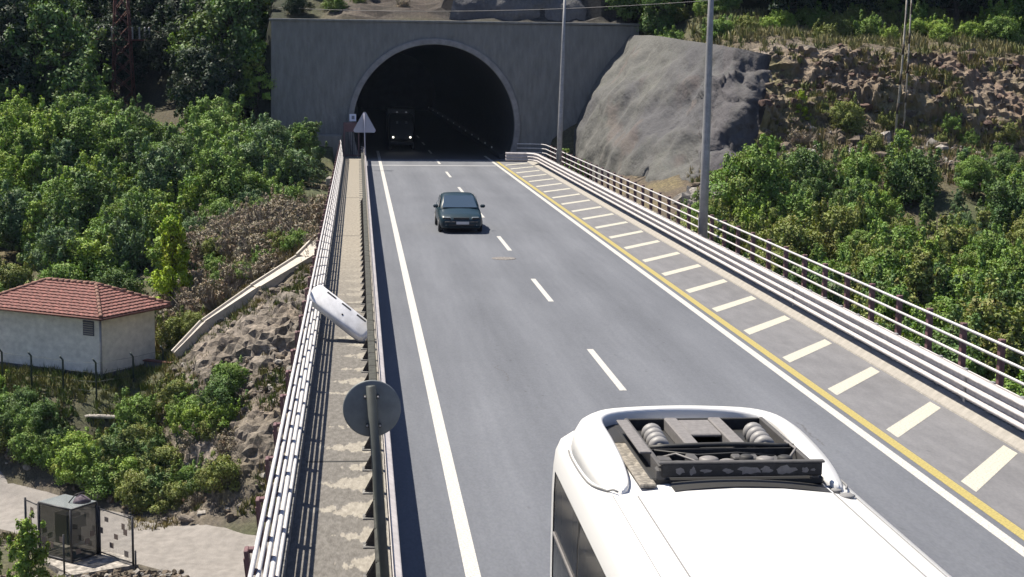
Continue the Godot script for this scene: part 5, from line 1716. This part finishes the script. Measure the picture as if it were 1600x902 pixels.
func build_plants() -> void:
	make_plants()
	# thicket on the left bank up to the portal
	fill(-26, -3.2, -82.5, -108.5, 2.15,
		func(x, z): return rng.randf() < 0.84 and not (x > -10.8 and z > -86.0) and not (x > -9.6 and z > -90.5) and not (x > -4.2 and z > -96.0) and not (x < -11 and z > -84 and x > -19),
		func(x, z):
			var f := smoothstep(-84.0, -104.0, z)
			if rng.randf() < 0.45: return ["bush", rng.randf_range(0.9, 1.35), pick(["leaf_mid", "leaf_fresh", "leaf_deep", "leaf_blue"]), rng.randf_range(0.9, 1.3)]
			return [pick(["tree", "tree", "slim"]), rng.randf_range(0.62, 0.78) + 0.2 * f * (1.0 if x < -6.5 else 0.3), pick(["leaf_mid", "leaf_fresh", "leaf_mid", "leaf_deep", "leaf_blue"])],
		"in the left thicket below the portal", "trees and shrubs of the left thicket")
	# dry scrub behind the chute
	fill(-9.2, -2.3, -74.2, -90.5, 1.25,
		func(x, z): return z < (-74.4 if x > -6.8 else -75.5) and not (x > -2.8 and z < -84),
		func(_x, z):
			if z < -86.5 and rng.randf() < 0.6: return ["bush", rng.randf_range(0.5, 0.85), pick(["leaf_mid", "leaf_blue"])]
			if rng.randf() < 0.16: return ["bush", rng.randf_range(0.4, 0.6), pick(["leaf_olive", "leaf_mid"])]
			return ["scrub", rng.randf_range(0.75, 1.2), "leaf_dry", rng.randf_range(0.8, 1.1)],
		"on the dry bank above the chute", "scrub on the dry bank")
	plant("slim", 1, -9.5, -80.6, 0.98, "leaf_fresh", "slender_tree", "bright fresh green slender tree at the left edge of the dry bank", "tree", "", 1.0)
	plant("slim", 2, -8.9, -78.2, 0.78, "leaf_yellow", "shrub", "vivid yellow-green shrub at the foot of the bright slender tree", "shrub", "", 1.25)
	plant("bush", 0, -10.4, -78.2, 0.7, "leaf_deep", "shrub", "deep green shrub in the shade behind the house roof", "shrub", "")
	for q in [[-13.6, -79.5, 0.8, "leaf_olive", "olive shrub behind the house roof, right of the ridge"], [-16.2, -80.5, 0.9, "leaf_olive", "olive shrub behind the house roof, left of the ridge"], [-14.9, -82.4, 1.0, "leaf_mid", "mid green shrub behind the middle of the house roof"], [-12.2, -81.6, 0.9, "leaf_deep", "deep green shrub behind the right half of the house roof"], [-17.6, -83.0, 1.0, "leaf_olive", "larger olive shrub behind the left half of the house roof"], [-11.6, -78.2, 0.6, "leaf_olive", "small olive shrub close behind the right end of the house roof"], [-18.6, -81, 0.9, "leaf_mid", "mid green shrub behind the house at the picture edge"]]:
		plant("bush", rng.randi(), q[0], q[1], q[2], q[3], "shrub", q[4], "shrub", "", 1.1)
	for q in [[-8.4, -73.9, 0.7, "olive shrub beside the right-hand wall of the house"], [-7.5, -73.0, 0.55, "small olive shrub between the house wall and the chute"]]:
		plant("bush", rng.randi(), q[0], q[1], q[2], "leaf_olive", "shrub", q[3], "shrub", "", 1.1)
	# bushy bank between the house and the dirt road
	fill(-18.5, -5.0, -62.0, -71.5, 0.86,
		func(x, z): return dirt_distance(x, z) > 2.35 and z > -68.4 + minf(0.0, x + 11.4) * 0.633 + 1.25 and (x < -7.4 or z > -66.8) and not (x > -11.4 and x < -8.2 and z < -67.4),
		func(x, z):
			if x > -7.6 and rng.randf() < 0.45: return ["scrub", rng.randf_range(0.5, 0.8), "leaf_dry"]
			return ["bush", rng.randf_range(0.5, 0.8), pick(["leaf_mid", "leaf_fresh", "leaf_deep", "leaf_olive"]), rng.randf_range(0.8, 1.15)],
		"between the house and the dirt road", "shrubs on the roadside bank")
	for q in [[-11.15, -53.6, 0.62, "slim", "leaf_fresh", "young light green tree at the bottom corner in front of the glass-walled box"], [-12.7, -55.0, 0.42, "slim", "leaf_mid", "young mid green tree at the very edge of the picture by the glass fence"]]:
		plant(q[3], 0, q[0], q[1], q[2], q[4], "young_tree", q[5], "tree", "", 1.1)
	for q in [[-10.4, -55.2, 0.3, "low pale green tuft at the front edge of the concrete base"], [-9.6, -54.4, 0.28, "low pale green tuft in the rubble at the bottom of the frame"]]:
		plant("bush", 1, q[0], q[1], q[2], "leaf_olive", "shrub", q[3], "shrub", "", 1.0)
	# forest on the slope behind the left thicket
	fill(-38, -6.5, -111.5, -141, 3.3,
		func(x, z): return not (x > -7.2 and z > -116.5) and Vector2(x + 17.35, z + 122).length() > 2.2 and not (z > -124.0 and absf(x / z - 0.1422) < 0.034) and not (x > -8 and z > -121),
		func(x, z):
			if x > -21 and z < -114: return ["forest", rng.randf_range(0.75, 1.1), pick(["leaf_shade", "leaf_shade", "leaf_shade", "leaf_deep"])]
			return ["forest", rng.randf_range(0.75, 1.15), pick(["leaf_deep", "leaf_shade", "leaf_blue", "leaf_shade", "leaf_deep"])],
		"in the dark wood left of the portal", "trees of the left forest")
	plant("forest", 2, -10.6, -118.5, 0.8, "leaf_mid", "forest_tree", "lit mid green tree standing out in the dark wood left of the portal wall", "tree", "", 1.05)
	plant("tree", 0, -7.9, -114.2, 0.95, "leaf_deep", "leafy_tree", "deep green tree pressed against the left end of the portal wall", "tree", "", 1.35)
	plant("tree", 1, -8.4, -117.5, 1.0, "leaf_shade", "leafy_tree", "shade-toned green tree in the shade behind the left end of the portal wall", "tree", "", 1.4)
	plant("slim", 2, -6.9, -112.6, 0.9, "leaf_fresh", "slender_tree", "bright slender tree against the left edge of the portal wall", "tree", "")
	# above the portal and the ledge on the right
	fill(-6, 24, -121.5, -131, 3.4,
		func(_x, _z): return true,
		func(_x, _z): return ["forest", rng.randf_range(0.6, 0.9), pick(["leaf_deep", "leaf_mid"])],
		"on the hill above the tunnel portal", "trees above the portal")
	for q in [[-1.6, -114.6, 0.7, "leaf_mid", "green shrub hanging over the top of the portal wall"], [0.0, -115.6, 0.45, "leaf_olive", "small olive shrub on the rocky strip above the portal"], [3.2, -115.0, 0.4, "leaf_dry", "dry brown shrub on the rocky strip above the tunnel mouth"], [-4.3, -114.2, 0.8, "leaf_shade", "shade-toned shrub above the left end of the portal wall"], [22.2, -111.0, 0.6, "leaf_olive", "olive shrub behind the top of the sprayed-concrete slope"], [23.4, -114.6, 0.8, "leaf_fresh", "fresh green shrub above the right end of the portal wall"], [23.6, -109.6, 0.55, "leaf_fresh", "fresh green shrub on the grassy top of the sprayed-concrete slope"]]:
		plant("bush", 2, q[0], q[1], q[2], q[3], "shrub", q[4], "shrub", "")
	fill(20, 58, -106.5, -116, 2.9,
		func(x, z): return x > 25 or z < -109,
		func(_x, _z): return ["forest", rng.randf_range(0.6, 0.95), pick(["leaf_shade", "leaf_deep", "leaf_shade"])],
		"in the dark wood behind the ledge", "trees of the wood behind the ledge")
	fill(20.5, 52, -98.2, -108, 1.9,
		func(x, z): return rng.randf() < (0.55 if z < -102 else 0.14),
		func(x, _z): return ["bush", rng.randf_range(0.45, 0.85) + (0.35 if x > 41 else 0.0), pick(["leaf_olive", "leaf_fresh", "leaf_mid"])],
		"on the grassy ledge above the rock face", "shrubs on the ledge")
	# scree below the rock face
	fill(22, 42, -85.5, -92.5, 1.9,
		func(_x, _z): return rng.randf() < 0.6,
		func(_x, _z): return ["scrub", rng.randf_range(0.5, 0.9), pick(["leaf_dry", "leaf_olive"]), 0.9] if rng.randf() < 0.55 else ["bush", rng.randf_range(0.3, 0.6), pick(["leaf_olive", "leaf_mid"])],
		"on the scree under the rock face", "scrub on the scree")
	var spots := [[27.2, -92.6, 0.42], [28.9, -93.6, 0.38], [31.2, -92.4, 0.5], [33.6, -93.4, 0.4], [35.0, -92.2, 0.55], [36.8, -93.8, 0.42], [38.3, -92.0, 0.6], [40.2, -93.0, 0.5], [34.2, -95.2, 0.4], [30.2, -95.0, 0.35], [37.6, -95.6, 0.45], [26.3, -94.2, 0.32]]
	for k in spots.size():
		var x: float = spots[k][0]
		var o := plant("bush", k, x, spots[k][1], spots[k][2], ["leaf_olive", "leaf_mid", "leaf_olive"][k % 3], "shrub", "", "shrub", "shrubs rooted in the rock face", 1.0, -0.15)
		o.set_meta("label", "%s shrub on the rock face at %s, %s" % [["olive", "mid green", "olive"][k % 3], "its top edge" if spots[k][1] < -94.0 else ("mid height" if spots[k][1] < -93.0 else "its foot"), ["1st", "2nd", "3rd", "4th", "5th", "6th", "7th", "8th", "9th", "10th", "11th", "12th"][k] + " planted outwards from the slope" if false else ("near the sprayed slope" if x < 28.0 else ("left of the poles" if x < 30.0 else ("just right of the poles" if x < 34.0 else ("well right of the poles" if x < 37.0 else "near the right picture edge"))))])
	plant("slim", 2, 29.6, -85.3, 0.62, "leaf_fresh", "slender_tree", "fresh green columnar bush at the foot of the pale power poles", "tree", "", 0.9)
	plant("tree", 1, 20.4, -81.5, 0.95, "leaf_mid", "leafy_tree", "largest green tree beside the rubble at the left end of the right thicket", "tree", "", 1.0)
	plant("bush", 3, 28.3, -91.2, 0.8, "leaf_olive", "shrub", "olive shrub growing half way up the rock face", "shrub", "", 1.2)
	plant("slim", 0, 25.9, -92.4, 0.4, "leaf_yellow", "slender_tree", "small yellow-green sapling against the left of the rock face", "tree", "")
	plant("slim", 1, 13.9, -107.6, 0.5, "leaf_mid", "slender_tree", "green shrub-like tree behind the far lighting column by the portal", "tree", "", 0.9)
	plant("bush", 1, 14.6, -105.6, 0.55, "leaf_deep", "shrub", "deep green shrub at the foot of the sprayed-concrete slope", "shrub", "", 1.2)
	# thicket on the right below the parapet
	fill(15.6, 42, -40, -85.5, 2.2,
		func(x, z): return x > 15.6 + maxf(0.0, (-z - 78.0) * 0.55) and not (z < -82.5 and x < 24),
		func(_x, z):
			if rng.randf() < 0.35: return ["bush", rng.randf_range(0.9, 1.25), pick(["leaf_mid", "leaf_deep", "leaf_olive", "leaf_fresh"]), 1.2]
			return [pick(["tree", "tree", "slim"]), rng.randf_range(0.72, 1.0) * lerpf(1.0, 0.5, smoothstep(-62.0, -76.0, z)), pick(["leaf_mid", "leaf_deep", "leaf_mid", "leaf_olive", "leaf_blue", "leaf_olive", "leaf_fresh"])],
		"in the thicket behind the right parapet", "trees and shrubs of the right thicket")

func build_ground_cover() -> void:
	var tuft := grass_tuft(3, 16, 0.42, 0.22)
	var xf := []
	var cols := []
	var place := func(x: float, z: float, s: float, c: Color) -> void:
		var b := Basis(Vector3.UP, rng.randf() * TAU).scaled(Vector3(s, s * rng.randf_range(0.7, 1.3), s))
		xf.append(Transform3D(b, Vector3(x, height(x, z) - 0.02, z)))
		var k := rng.randf_range(0.75, 1.25)
		cols.append(Color(c.r * k, c.g * k, c.b * k))
	for k in 1500:   # ledge above the rock face
		place.call(rng.randf_range(19, 50), rng.randf_range(-108, -96.4), rng.randf_range(0.8, 1.6), Color(1, 1, 1) if rng.randf() < 0.6 else Color(0.55, 0.7, 0.45))
	for k in 1100:   # scree
		place.call(rng.randf_range(19, 42), rng.randf_range(-92, -84), rng.randf_range(0.6, 1.3), Color(0.95, 0.85, 0.9) if rng.randf() < 0.6 else Color(0.5, 0.6, 0.4))
	for k in 3600:   # spur and bank below the chute
		var x := rng.randf_range(-16, -1.6)
		var z := rng.randf_range(-74, -60)
		if dirt_distance(x, z) < 2.4: continue
		if bump.get_noise_2d(x * 6.0, z * 6.0) < -0.08 and x > -7: continue
		place.call(x, z, rng.randf_range(0.5, 1.1), Color(0.75, 0.8, 0.6) if rng.randf() < 0.5 else Color(0.42, 0.62, 0.32))
	for k in 1600:   # dry tufts between the stones of the spur
		var x := rng.randf_range(-9.0, -1.4)
		var z := rng.randf_range(-74, -61)
		if bump.get_noise_2d(x * 5.0 + 70, z * 5.0) < -0.02: continue
		place.call(x, z, rng.randf_range(0.45, 0.9), Color(0.95, 0.86, 0.72))
	for k in 900:   # dry bank
		place.call(rng.randf_range(-10, -2), rng.randf_range(-92, -74), rng.randf_range(0.7, 1.4), Color(0.8, 0.72, 0.72))
	for k in 500:
		place.call(rng.randf_range(-19, -7.5), rng.randf_range(-80, -70), rng.randf_range(0.6, 1.2), Color(0.6, 0.75, 0.45))
	var ledge: PackedVector3Array = face_mesh.surface_get_arrays(0)[Mesh.ARRAY_VERTEX]
	for k in 1500:   # tufts rooted in the rock face
		var p := ledge[rng.randi() % ledge.size()]
		if bump.get_noise_2d(p.x * 5.0, p.y * 9.0) < 0.0 and p.y > 3.6: continue
		var b := Basis(Vector3.UP, rng.randf() * TAU).scaled(Vector3.ONE * rng.randf_range(0.6, 1.4))
		xf.append(Transform3D(b, p - Vector3(0, 0.05, 0)))
		cols.append(Color(0.85, 0.78, 0.65) if rng.randf() < 0.5 else Color(0.5, 0.62, 0.36))
	scatter("grass", tuft, M.grass_dry, xf, cols)
	# low leafy undergrowth under the thickets
	var lb := crown_lobes(31, 0.1, 0.6, 0.9, 9, 2)
	var low := leafy(32, lb, 420, 0.17, 0.4)
	xf = []
	cols = []
	for q in [[-27, -3.5, -108, -82, 1100], [15.2, 40, -86, -40, 1100], [-36, -7, -140, -110, 700], [20, 56, -118, -104, 500], [-6, 20, -128, -119, 260], [-18, -6, -70, -63.5, 260]]:
		for k in q[4]:
			var x := rng.randf_range(q[0], q[1])
			var z := rng.randf_range(q[2], q[3])
			if x > -9.6 and x < 0 and z > -90: continue
			if dirt_distance(x, z) < 3.0: continue
			if z < -112.3 and z > -116 and x > -6: continue
			if x > -17.8 and x < -10 and z > -77.5 and z < -69: continue
			place.call(x, z, rng.randf_range(0.6, 1.2), Color(1, 1, 1))
	scatter("undergrowth", low, M.leaf_deep, xf, cols)
	# weeds on the roadside bank
	xf = []
	cols = []
	for k in 2800:
		var x := rng.randf_range(-18, -5.0)
		var z := rng.randf_range(-71, -62)
		if dirt_distance(x, z) < 2.5 or z < -68.2 + minf(0.0, x + 11.4) * 0.633 - 0.2: continue
		if x > -6.6 and rng.randf() < 0.5: continue
		var k2 := rng.randf_range(0.75, 1.5)
		place.call(x, z, rng.randf_range(0.45, 0.95), Color(k2, k2, k2))
	scatter("weeds", low, M.leaf_mid, xf, cols)
	# rubble
	var rocks := []
	for i in 4: rocks.append(rock_mesh(60 + i))
	# stones half sunk in the two rock slopes
	for v in 3:
		xf = []
		for k in 380:
			var x := rng.randf_range(-9.0, -1.2)
			var z := rng.randf_range(-74, -60.5)
			if bare_rock(x, z) < 0.3: continue
			var s := rng.randf_range(0.05, 0.17) * (1.9 if rng.randf() < 0.1 else 1.0)
			var b := Basis(Vector3(rng.randfn(), rng.randfn(), rng.randfn()).normalized(), rng.randf() * TAU).scaled(Vector3(s, s * 0.7, s) * 1.5)
			xf.append(Transform3D(b, Vector3(x, height(x, z) + rng.randf_range(-0.1, 0.25), z)))
		scatter("rubble", rocks[v], M.spur_rock, xf)
	var fv: PackedVector3Array = face_mesh.surface_get_arrays(0)[Mesh.ARRAY_VERTEX]
	for v in 4:
		xf = []
		for k in 190:
			var p := fv[rng.randi() % fv.size()]
			var s := rng.randf_range(0.08, 0.3) * (2.2 if rng.randf() < 0.06 else 1.0)
			var b := Basis(Vector3(rng.randfn(), rng.randfn(), rng.randfn()).normalized(), rng.randf() * TAU).scaled(Vector3(s, s * 0.7, s) * 1.5)
			xf.append(Transform3D(b, p))
		scatter("rubble", rocks[v], [M.rock, M.rock, M.rock_red, M.rock][v], xf)
	for v in 3:
		xf = []
		for k in 700:
			var x := 0.0
			var z := 0.0
			match k % 4:
				0:
					x = rng.randf_range(-16, -4); z = rng.randf_range(-68, -60)
					var d := dirt_distance(x, z)
					if d < 2.1 or d > 3.6: continue
				1:
					x = rng.randf_range(19, 41); z = rng.randf_range(-92.5, -86)
				2:
					x = rng.randf_range(-13, -6); z = rng.randf_range(-56.5, -53)
				3:
					x = rng.randf_range(-7.5, -1.5); z = rng.randf_range(-71, -61.5)
			var s := rng.randf_range(0.06, 0.26) * (2.4 if k % 4 == 1 and rng.randf() < 0.25 else 1.0)
			var b := Basis(Vector3(rng.randfn(), rng.randfn(), rng.randfn()).normalized(), rng.randf() * TAU).scaled(Vector3.ONE * s * 1.5)
			xf.append(Transform3D(b, Vector3(x, height(x, z) + 0.05, z)))
		scatter("rubble", rocks[v], M.rock_pale if v == 0 else M.rock, xf)
	var spots := []
	for k in 14: spots.append(Vector2(18.5 + rng.randf_range(-1.3, 1.6), -86.6 + rng.randf_range(-1.2, 1.6)))
	spots.sort_custom(func(a, b): return a.x / -a.y < b.x / -b.y)
	for k in spots.size():
		var x: float = spots[k].x
		var z: float = spots[k].y
		var s := rng.randf_range(0.4, 1.0)
		var nth: String = ["leftmost", "2nd from left", "3rd from left", "4th from left", "5th from left", "6th from left", "7th from left", "8th from left", "9th from left", "10th from left", "11th from left", "12th from left", "13th from left", "rightmost"][k]
		var o := single("boulder", rocks[k % 4], M.rock_pale, "pale boulder in the heap below the sprayed-concrete slope, " + nth, "boulder", Vector3(x, height(x, z) + 0.18 * s, z), "pale boulders behind the right parapet")
		o.scale = Vector3.ONE * s * 1.3
		o.rotation = Vector3(rng.randf(), rng.randf() * 6, rng.randf())
	var i := 0
	for q in [[-10.7, -67.3, 1.5, 0.1, 0.3], [-9.3, -66.8, 0.6, 0.22, 0.5]]:
		var o := single("pale_slab", rocks[i], M.rock_pale, ["long flat pale stone lying in front of the house fence", "pale rounded stone in the grass near the corner of the house"][i], "stone", Vector3(q[0], height(q[0], q[1]) + 0.3, q[1]), "pale stones in front of the house")
		o.scale = Vector3(q[2], q[3] * 2, q[4])
		o.rotation.y = -0.2
		i += 1

func build_dirt_road() -> void:
	var cv := Curve3D.new()
	for p in DIRT: cv.add_point(Vector3(p[0], 0, p[1]))
	var st := mb(true)
	var rings := []
	var n := 60
	for i in n + 1:
		var t := cv.get_baked_length() * i / n
		var p := cv.sample_baked(t)
		var d := (cv.sample_baked(t + 0.3) - cv.sample_baked(maxf(t - 0.3, 0))).normalized()
		var s := Vector3(-d.z, 0, d.x)
		var ring := PackedVector3Array()
		for k in 13:
			var a := lerpf(-1.85, 1.85, k / 12.0)
			var w := 1.0 + 0.12 * bump.get_noise_2d(i * 9.0, 40.0 if a < 0 else 90.0) * 2.0
			var q := p + s * a * w
			var edge := 0.16 * pow(absf(a) / 1.85, 6.0)
			var rut := 0.035 * exp(-pow((absf(a) - 0.85) / 0.28, 2.0))
			q.y = height(q.x, q.z) + 0.14 - edge - rut + bump.get_noise_2d(q.x * 30, q.z * 30) * 0.03
			ring.append(q)
		rings.append(ring)
	loft(st, rings, false)
	var o := part("dirt_road", done(st), M.dirt_road, self)
	o.set_meta("kind", "structure")

func _ready() -> void:
	rng.seed = 20250814
	# camera on its mast above the left edge of the road
	var cam := Camera3D.new()
	cam.name = "camera"
	add_child(cam)
	cam.position = Vector3(0, 6.6, 0)
	cam.basis = Basis(Vector3.UP, -deg_to_rad(5.5483)) * Basis(Vector3.RIGHT, -deg_to_rad(7.9715)) * Basis(Vector3.BACK, deg_to_rad(0.6875))
	cam.fov = 20.4524
	cam.near = 0.2
	cam.far = 600
	cam.current = true
	# clear summer sky
	var sky_m := ProceduralSkyMaterial.new()
	sky_m.sky_top_color = Color(0.33, 0.40, 0.54)
	sky_m.sky_horizon_color = Color(0.56, 0.62, 0.72)
	sky_m.sky_curve = 0.12
	sky_m.ground_bottom_color = Color(0.16, 0.15, 0.13)
	sky_m.ground_horizon_color = Color(0.4, 0.42, 0.42)
	sky_m.energy_multiplier = 0.92
	var sky := Sky.new()
	sky.sky_material = sky_m
	var env := Environment.new()
	env.background_mode = Environment.BG_SKY
	env.sky = sky
	env.tonemap_mode = Environment.TONE_MAPPER_LINEAR
	env.tonemap_exposure = 2.1
	env.sdfgi_enabled = true
	env.ssao_enabled = true
	env.ssil_enabled = true
	# a trace of summer haze
	env.fog_enabled = true
	env.fog_density = 0.00008
	env.fog_light_color = Color(0.72, 0.80, 0.92)
	var we := WorldEnvironment.new()
	we.name = "world_environment"
	we.environment = env
	add_child(we)
	# high sun from the left and from beyond the portal
	var sun := DirectionalLight3D.new()
	sun.name = "sun"
	add_child(sun)
	sun.basis = Basis.looking_at(Vector3(0.45, -1.0, 0.30))
	sun.light_energy = 1.6
	sun.light_color = Color(1.0, 0.965, 0.90)
	sun.light_angular_distance = 0.5
	sun.shadow_enabled = true

	bump.seed = 12; bump.frequency = 0.03; bump.fractal_octaves = 4
	cells.seed = 21; cells.frequency = 0.28
	cells.noise_type = FastNoiseLite.TYPE_CELLULAR
	cells.cellular_return_type = FastNoiseLite.RETURN_CELL_VALUE
	cells.cellular_distance_function = FastNoiseLite.DISTANCE_EUCLIDEAN
	cells.fractal_octaves = 2
	build_materials()
	solve_terrain()
	build_ground()
	build_dirt_road()
	build_cut_slopes()
	build_road()
	build_tunnel()
	build_rails()
	build_house()
	build_kiosk()
	build_chute()
	build_masts()
	build_street_furniture()
	build_car()
	build_bus()
	build_plants()
	build_ground_cover()
